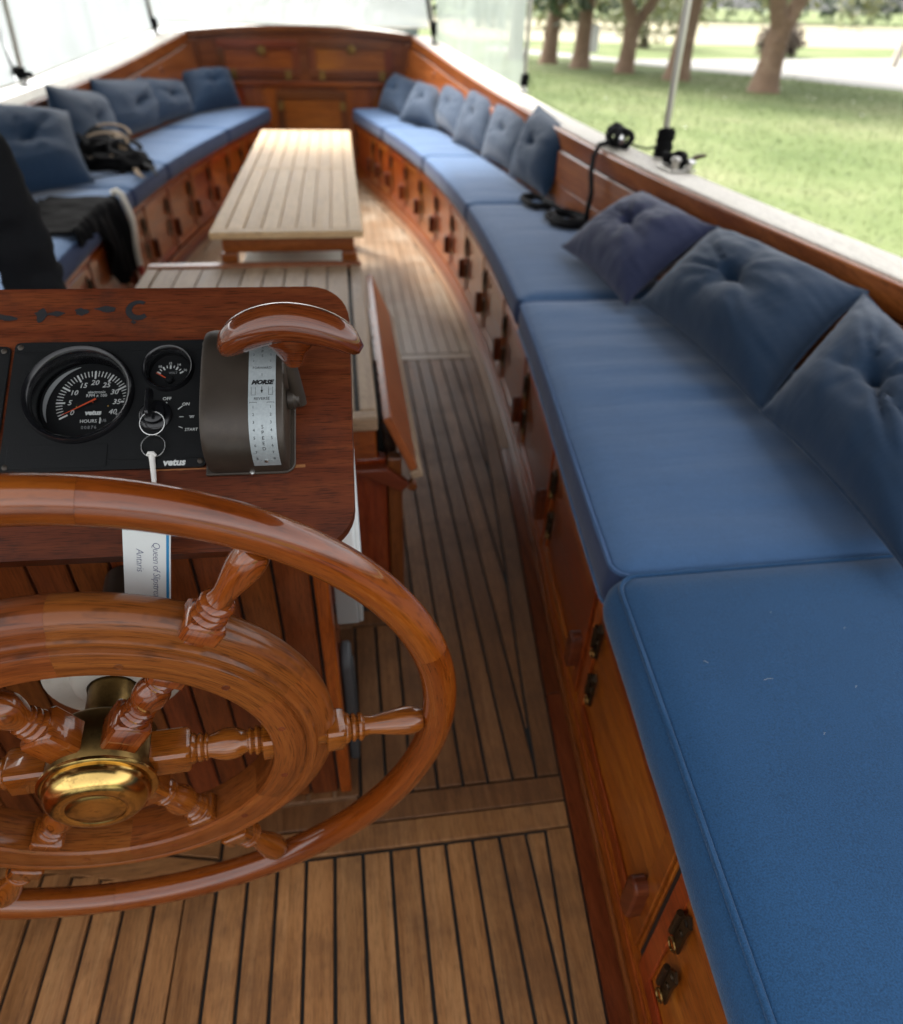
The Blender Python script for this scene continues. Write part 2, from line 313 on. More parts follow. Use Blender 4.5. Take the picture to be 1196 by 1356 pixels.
class MB:
    def __init__(s, F=None, grain='y'):
        s.v = []; s.f = []; s.uv = []; s.F = F; s.g = grain
    def add(s, vs, fs, uvs=None, T=None):
        o = len(s.v)
        for i, p in enumerate(vs):
            p = Vector(p)
            if uvs is None:
                a = p
                q = {'x': (a.x, a.y+.63*a.z), 'y': (a.y, a.x+.63*a.z), 'z': (a.z, a.x+.63*a.y)}[s.g]
            else: q = uvs[i]
            if T is not None: p = T @ p
            s.v.append(p); s.uv.append(q)
        s.f += [[i+o for i in f] for f in fs]
        return s
    def box(s, x0, x1, y0, y1, z0, z1, T=None):
        return s.add([(x, y, z) for z in (z0, z1) for y in (y0, y1) for x in (x0, x1)],
              [(0, 2, 3, 1), (4, 5, 7, 6), (0, 1, 5, 4), (1, 3, 7, 5), (3, 2, 6, 7), (2, 0, 4, 6)], None, T)
    def prism(s, poly, z0, z1, T=None):
        n = len(poly)
        return s.add([(x, y, z0) for x, y in poly]+[(x, y, z1) for x, y in poly],
              [list(range(n))[::-1], list(range(n, 2*n))]+[(i, (i+1) % n, n+(i+1) % n, n+i) for i in range(n)], None, T)
    def loft(s, rings, closed_ring=True, caps=True, closed_path=False, uvs=None, T=None):
        n = len(rings[0]); k = len(rings); vs = [p for r in rings for p in r]; fs = []
        for i in range(k if closed_path else k-1):
            a, b = i*n, ((i+1) % k)*n
            for j in range(n if closed_ring else n-1):
                j2 = (j+1) % n; fs.append((a+j, a+j2, b+j2, b+j))
        if caps and not closed_path and closed_ring:
            fs.append(tuple(range(n))[::-1]); fs.append(tuple(range((k-1)*n, k*n)))
        return s.add(vs, fs, uvs, T)
    def tube(s, pts, r, n=8, closed=False, caps=True, flat=1., T=None):
        pts = [Vector(p) for p in pts]; k = len(pts); rings = []; uvs = []; L = 0; up = None
        for i, p in enumerate(pts):
            a = pts[(i-1) % k] if (i > 0 or closed) else p; b = pts[(i+1) % k] if (i < k-1 or closed) else p
            t = (b-a).normalized()
            if up is None:
                up = Vector((0, 0, 1)) if abs(t.z) < .9 else Vector((1, 0, 0))
            sd = t.cross(up).normalized(); up = sd.cross(t).normalized()
            rr = r[i] if isinstance(r, (list, tuple)) else r
            if i: L += (p-pts[i-1]).length
            ring = []
            for j in range(n):
                an = 2*pi*j/n
                ring.append(p + sd*cos(an)*rr + up*sin(an)*rr*flat); uvs.append((L, rr*(cos(an)+.63*sin(an))))
            rings.append(ring)
        return s.loft(rings, True, caps, closed, uvs, T)
    def lathe(s, prof, n=24, T=None, caps=True, sq=None):
        """prof: (r, h) along local Z"""
        rings = []; uvs = []
        for r, h in prof:
            rings.append([(r*cos(2*pi*j/n), r*sin(2*pi*j/n), h) for j in range(n)])
            uvs += [(h, r*(cos(2*pi*j/n)+.63*sin(2*pi*j/n))) for j in range(n)]
        return s.loft(rings, True, caps, False, uvs, T)
    def ribbon(s, ys, xa, xb, za, zb):
        """solid following y between x=xa(y)..xb(y) and z=za(y)..zb(y)"""
        rings = [[(xa(y), y, za(y)), (xb(y), y, za(y)), (xb(y), y, zb(y)), (xa(y), y, zb(y))] for y in ys]
        uvs = [(y, (q[0]+.63*q[2])) for y, r in zip(ys, rings) for q in r]
        return s.loft(rings, True, True, False, uvs)
    def build(s, name, mat, parent=None, smooth=40, bevel=0., seg=2, two=None):
        me = bpy.data.meshes.new(name)
        vs = [s.F @ p for p in s.v] if s.F is not None else s.v
        me.from_pydata(vs, [], s.f)
        ul = me.uv_layers.new(name='grain'); idx = [0]*len(me.loops); me.loops.foreach_get('vertex_index', idx)
        ul.data.foreach_set('uv', [c for i in idx for c in s.uv[i]])
        bm = bmesh.new(); bm.from_mesh(me); bmesh.ops.recalc_face_normals(bm, faces=bm.faces); bm.to_mesh(me); bm.free()
        if smooth:
            me.polygons.foreach_set('use_smooth', [True]*len(me.polygons)); me.set_sharp_from_angle(angle=radians(smooth))
        me.materials.append(M[mat] if isinstance(mat, str) else mat)
        o = bpy.data.objects.new(name, me); COL.objects.link(o)
        if bevel:
            b = o.modifiers.new('bevel', 'BEVEL'); b.width = bevel; b.segments = seg; b.limit_method = 'ANGLE'; b.angle_limit = radians(35)
            b.harden_normals = False
        return adopt(o, parent)

def interp(tab):
    def f(y):
        if y <= tab[0][0]: return tab[0][1]
        for (a, p), (b, q) in zip(tab, tab[1:]):
            if y <= b:
                return p+(q-p)*(y-a)/(b-a)
        return tab[-1][1]
    def g(y):                               # smoothed
        return sum(f(y+d)*wt for d, wt in ((-.3, .15), (-.15, .22), (0, .26), (.15, .22), (.3, .15)))
    return g
def lin(a, b, n): return [a+(b-a)*i/(n-1) for i in range(n)]
def text_into(mb, body, size, T, shear=0., bold=0., align='CENTER', track=1., thick=.0002):
    c = bpy.data.curves.new('t', 'FONT'); c.body = body; c.size = size; c.align_x = align; c.align_y = 'CENTER'
    c.shear = shear; c.offset = bold; c.space_character = track; c.resolution_u = 2; c.extrude = thick
    o = bpy.data.objects.new('t', c); COL.objects.link(o); bpy.context.view_layer.update()
    me = bpy.data.meshes.new_from_object(o.evaluated_get(bpy.context.evaluated_depsgraph_get()))
    mb.add([v.co.copy() for v in me.vertices], [list(p.vertices) for p in me.polygons], None, T)
    bpy.data.objects.remove(o); bpy.data.curves.remove(c); bpy.data.meshes.remove(me)
    return mb

# ------------------------------------------------------------------ boat curves (X right, Y towards the bow)
_gx = interp([(-2, 1.23), (1.0, 1.195), (1.4, 1.15), (1.9, 1.075), (2.4, 1.02), (2.8, .98), (3.2, .95), (4.0, .885), (4.85, .79), (5.7, .67), (6.2, .56), (7, .38)])
_bx = interp([(-2, .22), (.0, .315), (.3, .349), (.53, .37), (.75, .387), (1.0, .41), (1.35, .45), (1.7, .485), (2.1, .512), (2.65, .532), (3.1, .53), (3.49, .519), (4.0, .475), (4.48, .418), (5.2, .29), (5.7, .19), (6.2, .085)])
GX = lambda y: _gx(y)
BX = lambda y: _bx(y)
SH = lambda y: .735+.225*(max(y, 0)/6.2)**4
def WX(y, z):                                # inner face of the hull wall
    return GX(y)-.07*max(0, (SH(y)-z))/.32
BOW = 6.2
def side(fn, s, sumx): return (fn if s > 0 else (lambda y: sumx-fn(y)))
SUMG, SUMB = -.49, -.425

# ------------------------------------------------------------------ ground, water, path
def sheet(name, pts, z, mat, kind='structure', th=.0):
    mb = MB(); mb.add([(x, y, z) for x, y in pts], [list(range(len(pts)))])
    o = mb.build(name, mat, None, 0); o['kind'] = kind; return o
bank = [(1.95, -12), (1.8, 0), (1.62, 1.2), (1.5, 2.2), (1.45, 4), (1.5, 7), (1.9, 12), (2.6, 25), (6, 60), (30, 300)]
sheet('lawn', [(300, -12), (300, 300)]+bank[::-1], .1, 'lawn')
mb = MB(); rr = []
for x, y in bank: rr.append([(x, y, .0995), (x-.18, y, -.5)])
mb.loft(rr, False, False); o = mb.build('river_bank', 'lawn', None, 30); o['kind'] = 'structure'
sheet('water', [(-700, -60), (32, -60), (32, 900), (-700, 900)], -.16, 'water')
sheet('path', [(7.2, 8.7), (9.6, 12.55), (6.5, 17.4), (3.8, 21.8), (4.5, 23.2), (6.9, 18.7), (16, 21.3), (26, 24), (26, 6)], .104, 'path')
sheet('field', [(4, 27), (40, 27), (90, 60), (4, 60)], .104, 'field')

# grass blades near the boat, white clover heads
def scatter_grass():
    vs, fs = [], []
    r = random.Random(3)
    for i in range(52000):
        y = r.uniform(.5, 15); x0 = 1.66 if y > 1 else 1.85
        x = x0 + (r.random()**1.6)*(7.5)
        if x > 9 : continue
        a = r.uniform(0, 2*pi); h = r.uniform(.012, .03)*(1+.03*y); wd = r.uniform(.002, .004)*(1+.1*y)
        dx, dy = cos(a)*wd, sin(a)*wd; k = len(vs)
        vs += [(x-dx, y-dy, .098), (x+dx, y+dy, .098), (x+r.uniform(-.03, .03), y+r.uniform(-.03, .03), .098+h)]
        fs.append((k, k+1, k+2))
    mb = MB(); mb.add(vs, fs); o = mb.build('grass', 'grass', None, 0); o['kind'] = 'stuff'
    mb = MB()
    for i in range(16):
        y = r.uniform(2, 13); x = 1.8+r.random()*6.2
        mb.lathe([(.004, .120), (.011, .122), (.012, .129), (.005, .135)], 6, Matrix.Translation((x, y, 0)))
    o = mb.build('clover_flowers', 'clover', None, 0); o['kind'] = 'stuff'
scatter_grass()

# ------------------------------------------------------------------ trees
def leaf_cloud(mb, r, c, rad, n, size, flat=1.):
    for i in range(n):
        while True:
            q = Vector((r.uniform(-1, 1), r.uniform(-1, 1), r.uniform(-1, 1)))
            if .25 < q.length < 1: break
        p = Vector(c)+Vector((q.x*rad[0], q.y*rad[1], q.z*rad[2]))
        a = Vector((r.uniform(-1, 1), r.uniform(-1, 1), r.uniform(-1.2, .4))).normalized(); b = a.orthogonal().normalized()
        s_ = size*r.uniform(.6, 1.3)
        mb.add([p, p+a*s_*.5+b*s_*.22, p+a*s_, p+a*s_*.5-b*s_*.22], [(0, 1, 2, 3)])
def limb(mb, r, p, d, L, r0, r1, wob=.05, n=9, flare=0.):
    pts, rs = [], []; p = Vector(p); d = Vector(d).normalized()
    for i in range(n):
        t = i/(n-1); pts.append(p.copy()); rs.append(r0+(r1-r0)*t+flare*exp(-t*7))
        d = (d+Vector((r.uniform(-wob, wob), r.uniform(-wob, wob), 0))).normalized(); p = p+d*L/(n-1)
    mb.tube(pts, rs, 12); return pts
def tree(x, y, r0, fork, lean, seed, label, leafm='leaf_dark', low=2.3, forks=2, crown=1800):
    r = random.Random(seed); t = thing('park_tree', (x, y, .1), label, 'tree', 'trees in the row on the lawn')
    mb = MB(); pts = limb(mb, r, (x, y, .02), (lean, 0, 1), fork, r0, r0*.80, .05, 9, r0*.55)
    top = pts[-1]; ends = []
    for k in range(forks):
        a = (k/(forks))*2*pi+r.uniform(-.3, .3)+ .2
        e = limb(mb, r, top-Vector((0, 0, .22)), (cos(a)*.55+lean, sin(a)*.35, 1), 2.2+r.random(), r0*.66, r0*.3, .09); ends.append(e[-1])
        for q in range(2):
            e2 = limb(mb, r, e[5+q], (r.uniform(-.9, .9), r.uniform(-.9, .9), .7), 1.6, r0*.3, r0*.1, .1, 6); ends.append(e2[-1])
    # knobbly burrs on the bark
    for k in range(26):
        an = r.uniform(0, 2*pi); z = r.uniform(.15, fork); q = pts[min(8, int(z/fork*8))]
        rad = r0*.9
        mb.lathe([(.02, -.03), (r0*.22, -.0), (r0*.2, .05), (.02, .1)], 6, Matrix.Translation((q.x+cos(an)*rad*.85, q.y+sin(an)*rad*.85, z+.1)))
    mb.build('trunk', 'bark', t, 60)
    mb = MB()
    for e in ends: leaf_cloud(mb, r, e+Vector((0, 0, .5)), (1.5, 1.5, 1.0), crown//len(ends), .26)
    for k in range(7):
        a = r.uniform(0, 2*pi); leaf_cloud(mb, r, (x+cos(a)*1.7, y+sin(a)*1.2, low+r.uniform(0, .8)), (.8, .8, .55), 110, .22)
    mb.build('crown', leafm, t, 0)
tree(6.73, 12.0, .20, 1.05, .05, 1, 'thickest forked tree on the lawn, right of the steel canopy pole')
tree(6.02, 13.82, .18, 1.9, .02, 2, 'dark tree whose trunk stands half hidden behind the steel canopy pole')
tree(5.47, 15.04, .16, 1.0, .10, 3, 'slanting forked tree standing just left of the steel canopy pole', low=1.9)
tree(4.90, 16.1, .165, 1.4, .04, 4, 'stout tree standing beside the small white notice board', low=1.55)
tree(4.50, 17.15, .165, 1.3, .05, 5, 'leafy tree with hanging branches, second from the clear vinyl panel', low=1.35)
tree(4.02, 18.2, .165, 1.5, -.02, 6, 'farthest dark tree in the row, next to the clear vinyl panel', low=1.25)
tree(9.1, 9.6, .26, 1.6, .05, 8, 'tree at the right edge of the lawn, only its root flare showing')
# pale forked tree beyond the path
t = thing('pale_tree', (13.6, 17.5, .1), 'pale slender tree with two leaning stems beyond the gravel path', 'tree')
mb = MB(); r = random.Random(5)
e1 = limb(mb, r, (13.2, 17.9, .05), (.13, 0, 1), 3.4, .09, .05, .01); e2 = limb(mb, r, (13.9, 17.3, .05), (.26, 0, 1), 3.4, .09, .05, .01)
mb.build('trunk', 'bark_pale', t, 60)
mb = MB(); [leaf_cloud(mb, r, e+Vector((0, 0, .8)), (1.4, 1.4, .9), 500, .25) for e in (e1[-1], e2[-1])]; mb.build('crown', 'leaf_olive', t, 0)
def bush(x, y, rx, h, mat, seed, label, n=900, sz=.22):
    r = random.Random(seed); t = thing('bush', (x, y, .1), label, 'bush')
    mb = MB()
    for k in range(9): limb(mb, r, (x+r.uniform(-.3, .3), y+r.uniform(-.3, .3), .05), (r.uniform(-.7, .7), r.uniform(-.7, .7), 1), h*.8, .04, .015, .15, 6)
    mb.build('stem', 'bark_far', t, 60)
    mb = MB(); leaf_cloud(mb, r, (x, y, .1+h*.55), (rx, rx*.8, h*.5), n, sz); mb.build('foliage', mat, t, 0)
bush(11.9, 21.0, .6, .75, 'bark_far', 11, 'bare brownish bush beyond the path, right of the thickest tree')
bush(17.4, 20.5, .8, 1.0, 'bark_far', 12, 'bare greyish bush at the right edge beyond the path')
bush(9.3, 24.0, 1.6, 1.9, 'leaf_olive', 13, 'olive green bush beyond the path, left of the thickest tree')
def wood_belt():
    r = random.Random(21); mb = MB()
    for i in range(16):
        x = r.uniform(2, 62); y = 38+.25*x+r.uniform(-3, 7); h = r.uniform(3.5, 7)
        leaf_cloud(mb, r, (x, y, .3+h*.45), (r.uniform(1.3, 2.6), 1.6, h*.5), 260, .65)
    o = mb.build('far_wood', 'leaf_olive', None, 0); o['kind'] = 'stuff'
    mb = MB()
    for i in range(45):
        x = r.uniform(-6, 50); y = 58+.2*x+r.uniform(-3, 7); h = r.uniform(6, 11)
        leaf_cloud(mb, r, (x, y, .3+h*.45), (r.uniform(2, 3.4), 2, h*.5), 220, .9)
    o = mb.build('far_wood', 'leaf_dark', None, 0); o['kind'] = 'stuff'
wood_belt()
t = thing('notice_board', (5.45, 17.3, .1), 'small white notice board on a post among the trees', 'sign')
MB().box(5.26, 5.62, 17.28, 17.30, .30, .80).build('board', 'sign', t, 0, .006)
MB().box(5.42, 5.46, 17.302, 17.34, .05, .80).build('post', 'bark_pale', t, 0, .004)

# ------------------------------------------------------------------ cockpit floor
floor = MB().box(-1.5, 1.2, -1.2, 6.2, -.06, -.009).build('floor', 'caulk', None, 0)
floor['kind'] = 'structure'
BL = lambda y: SUMB-BX(y)
def strip(xa, xb, y0, y1, fl, fr, mat, name='plank', z1=0., z0=-.02, parent=None, n=10):
    ys = [y for y in lin(y0, y1, n)]
    ok = [(max(xa, fl(y)), min(xb, fr(y)), y) for y in ys]
    ok = [q for q in ok if q[1]-q[0] > .0015]
    if len(ok) < 2: return
    mb = MB()
    rings = [[(a, y, z0), (b, y, z0), (b, y, z1), (a, y, z1)] for a, b, y in ok]
    mb.loft(rings, True, True, False, [(q[1], q[0]+.63*q[2]) for rg in rings for q in rg])
    return mb.build(name, mat, parent or floor, 0, .0011, 1)
big = lambda y: 9.
nbig = lambda y: -9.
P, G = .0485, .0062
RM = lambda y: BX(y)-.045                   # outer edge of the lift-out panels on the right
RMi = lambda y: RM(y)-.048
LM = lambda y: SUMB-RM(y); LMi = lambda y: SUMB-RMi(y)
# aft right panel
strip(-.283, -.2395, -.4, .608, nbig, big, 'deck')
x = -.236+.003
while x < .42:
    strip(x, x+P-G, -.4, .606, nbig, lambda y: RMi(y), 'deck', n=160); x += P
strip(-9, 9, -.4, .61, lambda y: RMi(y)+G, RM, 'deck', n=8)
strip(-.283, 9, .614, .660, nbig, RM, 'deck', n=6)
# aft left panel: slightly out of square with the right one
LT = lambda y: y
x = -.293
strip(-.335, -.2895, -.4, .574, nbig, big, 'deck')
x = -.338-P+G
while x > -.9:
    strip(x, x+P-G, -.4, .575-.22*(x+.29), LMi, big, 'deck'); x -= P
for y0, y1 in ((.580, .626), (.632, .70)):
    q = [(-.2895, y0), (-.2895, y1), (-.95, y1+.145), (-.95, y0+.145)]
    mb = MB(None, 'x'); mb.prism(q, -.02, 0); mb.build('plank', 'deck', floor, 0, .0011, 1)
strip(-.95, -.05, .70, 1.2, nbig, big, 'margin', z1=-.0015)
# mid right panel
strip(-.283, 9, .664, .712, nbig, RM, 'deck_mid_shade', n=6)
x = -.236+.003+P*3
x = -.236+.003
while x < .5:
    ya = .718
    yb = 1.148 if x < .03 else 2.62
    strip(x, x+P-G, ya, yb, nbig, RMi, 'deck_mid_shade', n=120); x += P
strip(-.236, .0285, 1.154, 1.20, nbig, big, 'deck_mid_shade')
strip(-9, 9, .718, 2.62, lambda y: RMi(y)+G, RM, 'deck_mid_shade', n=24)
strip(-.64, 9, 2.626, 2.672, LM, RM, 'deck_worn', n=6)
# mid left aisle
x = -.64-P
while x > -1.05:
    strip(x, x+P-G, .85, 2.62, LMi, big, 'deck_mid_shade', n=20); x -= P
strip(-9, 9, .85, 2.62, LM, lambda y: LMi(y)-G, 'deck_mid_shade', n=20)
# forward floor, worn and paler
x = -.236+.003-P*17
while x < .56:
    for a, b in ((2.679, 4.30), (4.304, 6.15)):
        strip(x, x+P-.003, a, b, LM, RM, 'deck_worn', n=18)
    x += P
# margin boards along both benches
for s in (1, -1):
    for a, b in ((-.5, .9), (.903, 1.9), (1.903, 2.9), (2.903, 3.9), (3.903, 5.0), (5.003, 6.1)):
        f1 = (lambda y: RM(y)+.004) if s > 0 else (lambda y: SUMB-BX(y)+.0)
        f2 = (lambda y: BX(y)-.0) if s > 0 else (lambda y: LM(y)-.004)
        strip(-9, 9, a, b, f1, f2, 'margin' if a > 1.8 else 'plank_dark', 'margin_board', z1=.004, n=14)

# ------------------------------------------------------------------ benches with locker doors
SLOTS = [-.12, .365, .825, 1.30, 1.79, 2.245, 2.715, 3.165, 3.555, 3.945, 4.345, 4.72, 5.095, 5.38, 5.60, 6.15]
HINGE = None
def bench(s, label):
    fx = (lambda off: (lambda y: BX(y)+off)) if s > 0 else (lambda off: (lambda y: SUMB-BX(y)-off))
    t = thing('bench', (fx(.3)(2.5), 2.5, 0), label, 'bench')
    K = lambda z: (lambda y: z)
    yy = lin(-.5, 6.15, 70)
    MB().ribbon(yy, fx(.034), fx(.046), K(.0), K(.385)).build('carcass', 'dark_gap', t, 30)
    MB().ribbon(yy, fx(.002), (lambda y: (WX(y, .41)-.012) if s > 0 else (SUMG-WX(y, .41)+.012)), K(.387), K(.405)).build('seat_board', 'locker', t, 30)
    MB().ribbon(yy, fx(-.002), fx(.02), K(.004), K(.075)).build('plinth', 'locker', t, 30)
    MB().ribbon(yy, fx(-.010), fx(.0), K(.0045), K(.022)).build('base_moulding', 'plank_dark', t, 30, .004)
    MB().ribbon(yy, fx(-.006), fx(.0), K(.052), K(.068)).build('base_moulding', 'locker', t, 30, .003)
    for a, b in zip(SLOTS, SLOTS[1:]):
        a2, b2 = a+.007, b-.007; n = 10
        MB(None, 'z').ribbon(lin(b-.0065, b+.0065, 3), fx(.008), fx(.030), K(.078), K(.383)).build('gap_shade', 'dark_gap', t, 0)  # black strip standing in for the shadow line between two doors
        d = MB().ribbon(lin(a2, b2, n), fx(.004), fx(.026), K(.080), K(.384)).build('locker_door', 'locker', t, 30, .0025)
        # raised stiles and rails around the door field
        for z0, z1 in ((.086, .118), (.345, .378)):
            MB().ribbon(lin(a2+.02, b2-.02, n), fx(-.002), fx(.0042), K(z0), K(z1)).build('rail', 'locker', d, 30, .002)
        for ya in (a2+.004, b2-.036):
            MB().ribbon(lin(ya, ya+.032, 3), fx(-.0025), fx(.0042), K(.086), K(.378)).build('stile', 'locker', d, 30, .002)
        # wooden turn button at the aft end of the forward door
        yb = a2+.034; xx = fx(-.0)(yb); sg = -1 if s > 0 else 1
        mb = MB(None, 'z'); T = frame((xx, yb, .185), (0, 1, 0), (0, 0, 1), (sg, 0, 0))
        pts = [(.014*cos(an)*(1 if abs(sin(an)) < .01 else 1), (.032 if sin(an) >= 0 else -.032)+.014*sin(an)) for an in lin(0, 2*pi-.001, 17)]
        pts = [(.015*cos(an), (.03 if 0 <= an <= pi else -.03)+.015*sin(an)) for an in lin(.0, pi, 8)]+[(.015*cos(an), -.03+.015*sin(an)) for an in lin(pi, 2*pi, 8)]
        mb.prism(pts, .0, .024, T); mb.build('turn_button', 'dash', d, 40, .004)
        # two strap hinges on the door just aft of its forward slot
        for zc, yc in ((.318, b2-.052), (.215, b2-.072)):
            xh = fx(-.003)(yc); T = frame((xh, yc, zc), (0, 1, 0), (0, 0, 1), (sg, 0, 0)); mb = MB()
            mb.prism([(-.009, -.042), (.009, -.042), (.007, .0), (.009, .026), (0, .038), (-.009, .026), (-.007, 0)], 0, .004, T)
            mb.tube([T @ Vector((0.012, -.028, .005)), T @ Vector((.012, .022, .005))], .0045, 8)
            mb.lathe([(.0045, .004), (.004, .006), (.001, .0065)], 8, T @ Matrix.Translation((0, .022, 0)))
            mb.lathe([(.0045, .004), (.004, .006), (.001, .0065)], 8, T @ Matrix.Translation((0, -.004, 0)))
            mb.build('hinge', 'hinge', d, 40)
            mb = MB(); mb.tube([T @ Vector((.008*cos(q), -.034+.009*sin(q), .008)) for q in lin(0, 2*pi*.94, 14)], .0016, 6, True)
            mb.build('ring', 'brass_dark', d, 60)
    return t
bench(1, 'long curved varnished locker bench on the side by the lawn')
bench(-1, 'long curved varnished locker bench on the side by the water')

# ------------------------------------------------------------------ hull sides
def hull(s, label):
    fx = lambda fn: (fn if s > 0 else (lambda y: SUMG-fn(y)))
    t = thing('hull_side', (fx(GX)(2.5), 2.5, .4), label, 'hull side')
    yy = lin(-1.2, 6.19, 64)
    zs = lambda k: (lambda y: .30+(SH(y)-.075-.30)*k)
    ks = [0, .38, .70, 1.0]
    for k0, k1 in zip(ks, ks[1:]):
        mb = MB(); rings = []; uvs = []
        for y in yy:
            z0, z1 = zs(k0)(y)+.0008, zs(k1)(y)-.0008
            q = [(WX(y, z0), y, z0), (WX(y, z0)+.02, y, z0), (WX(y, z1)+.02, y, z1), (WX(y, z1), y, z1)]
            if s < 0: q = [(SUMG-a, b, c) for a, b, c in q]
            rings.append(q); uvs += [(y, z0), (y, z0+.02), (y, z1), (y, z1)]
        mb.loft(rings, True, True, False, uvs); mb.build('strake', 'hull', t, 30, .0007, 1)
    MB().ribbon(yy, fx(lambda y: GX(y)-.012), fx(lambda y: GX(y)+.02), lambda y: SH(y)-.095, lambda y: SH(y)-.073).build('rubbing_strip', 'plank_dark', t, 30, .005)
    MB().ribbon(yy, fx(lambda y: GX(y)-.004), fx(lambda y: GX(y)+.02), lambda y: SH(y)-.071, lambda y: SH(y)-.002).build('coaming', 'hull', t, 30, .006)
    cuts = [-1.2, .9, 2.86, 4.6, 6.19]
    for a, b in zip(cuts, cuts[1:]):
        MB().ribbon(lin(a+.0015, b-.0015, 20), fx(lambda y: GX(y)+.022), fx(lambda y: GX(y)+.15), lambda y: SH(y)-.024, lambda y: SH(y)+.002).build('cap_rail', 'cap', t, 30, .005)
    rings = []
    for y in yy:
        a, b = GX(y)+.13, GX(y)+.02
        q = [(a, y, SH(y)-.026), (a+.0, y, .25), (b, y, -.35), (b-.03, y, -.35), (a-.03, y, .25), (a-.03, y, SH(y)-.026)]
        rings.append(q if s > 0 else [(SUMG-c[0], c[1], c[2]) for c in q])
    MB().loft(rings).build('outer_planking', 'leaf_red', t, 30)
    # short vertical ribs by the bow
    for y in (5.55, 4.05):
        MB(None, 'z').ribbon(lin(y, y+.035, 3), fx(lambda y: WX(y, SH(y)-.1)-.012), fx(lambda y: WX(y, SH(y)-.1)+.01), lambda y: .42, lambda y: SH(y)-.10).build('rib', 'hull', t, 30, .003)
    return t
hull(1, 'varnished hull side with pale cap rail next to the lawn')
hull(-1, 'varnished hull side with pale cap rail next to the water')

# foredeck and bow bulkhead
t = thing('bow_bulkhead', (-.24, BOW, .5), 'panelled mahogany bulkhead with cupboard doors closing off the bow', 'bulkhead')
xl, xr = SUMG-GX(6.2)-.02, GX(6.2)+.02
top = lambda x: .968+.042*(1-((x+.235)/.80)**2)
poly = [(xl+.002, 0.0), (xr-.002, 0.0)]+[(x, top(x)-.004) for x in lin(xr-.002, xl+.002, 15)]
TB = frame((0, BOW, 0), (1, 0, 0), (0, 0, 1), (0, -1, 0))        # local x, z-up, towards the viewer
MB(TB, 'x').prism(poly, -.03, 0).build('back_board', 'plank_dark', t, 0)
def bpanel(x0, x1, z0, z1, name, arch=0.):
    fr_ = .05
    p = MB(TB, 'x').box(x0, x1, z0, z1, .001, .012).build(name, 'locker', t, 0, .004)
    for a in ((x0, x1, z0, z0+fr_), (x0, x1, z1-fr_, z1)):
        MB(TB, 'x').box(a[0], a[1], a[2], a[3], .0125, .026).build('rail', 'plank_dark', p, 0, .004)
    for a in ((x0, x0+fr_, z0+fr_+.001, z1-fr_-.001), (x1-fr_, x1, z0+fr_+.001, z1-fr_-.001)):
        MB(TB, 'y').box(a[0], a[1], a[2], a[3], .0125, .026).build('stile', 'plank_dark', p, 0, .004)
    return p
p1 = bpanel(-.86, -.275, .685, .915, 'cupboard_door'); p2 = bpanel(-.205, .41, .685, .92, 'cupboard_door'); p3 = bpanel(-.47, .055, .06, .60, 'cabin_door')
for p, pts in ((p1, ((-.765, .70), (-.364, .70))), (p2, ((-.113, .70), (.337, .70))), (p3, ((-.44, .50), (.025, .50)))):
    for x, z in pts: MB(TB).box(x-.022, x+.022, z-.03, z+.03, .027, .033).build('hinge', 'brass_dark', p, 0, .002)
for p, x, z in ((p1, -.542, .85), (p2, .112, .865)):
    MB(TB @ Matrix.Translation((x, z, .027))).lathe([(.03, 0), (.032, .006), (.012, .010), (.012, .03), (.028, .036), (.026, .048), (.006, .052)], 16).build('knob', 'brass_dark', p, 40)
MB(TB, 'x').box(-.99, .53, .628, .66, .002, .024).build('rail', 'locker', t, 0, .006)
MB(TB, 'x').loft([[(x, top(x)-.045, .002), (x, top(x)-.003, .002), (x, top(x)-.003, .03), (x, top(x)-.045, .03)] for x in lin(xl+.004, xr-.004, 15)]).build('top_rail', 'plank_dark', t, 30, .006)
for x in (xl+.045, xr-.045):
    MB(TB, 'y').box(x-.035, x+.035, .02, .915, .002, .022).build('corner_post', 'plank_dark', t, 0, .005)
for i, x in enumerate(lin(-.98, .53, 12)[:-1]):
    if -.5 < x+.06 < .03: continue
    MB(TB, 'y').box(x+.002, x+.135, .02, .624, .001, .007).build('plank', 'locker', t, 0, .003)
t = thing('foredeck', (-.24, 6.6, .95), 'pale foredeck behind the top of the bow bulkhead', 'deck')
rr = []
for y in lin(6.232, 8.2, 10):
    k = max(.05, 1-((y-6.2)/2.1)**2); wv = .80*k
    rr.append([(-.24-wv, y, .93), (-.24+wv, y, .93), (-.24+wv, y, .962), (-.24, y, .998), (-.24-wv, y, .962)])
MB().loft(rr).build('deck_boards', 'cap', t, 20)
rr = []
for y in lin(6.233, 8.2, 10):
    k = max(.05, 1-((y-6.2)/2.1)**2); wv = .82*k; rr.append([(-.24-wv, y, .925), (-.24+wv, y, .925), (-.24+wv*.7, y, -.3), (-.24-wv*.7, y, -.3)])
MB().loft(rr).build('bow_planking', 'leaf_red', t, 20)

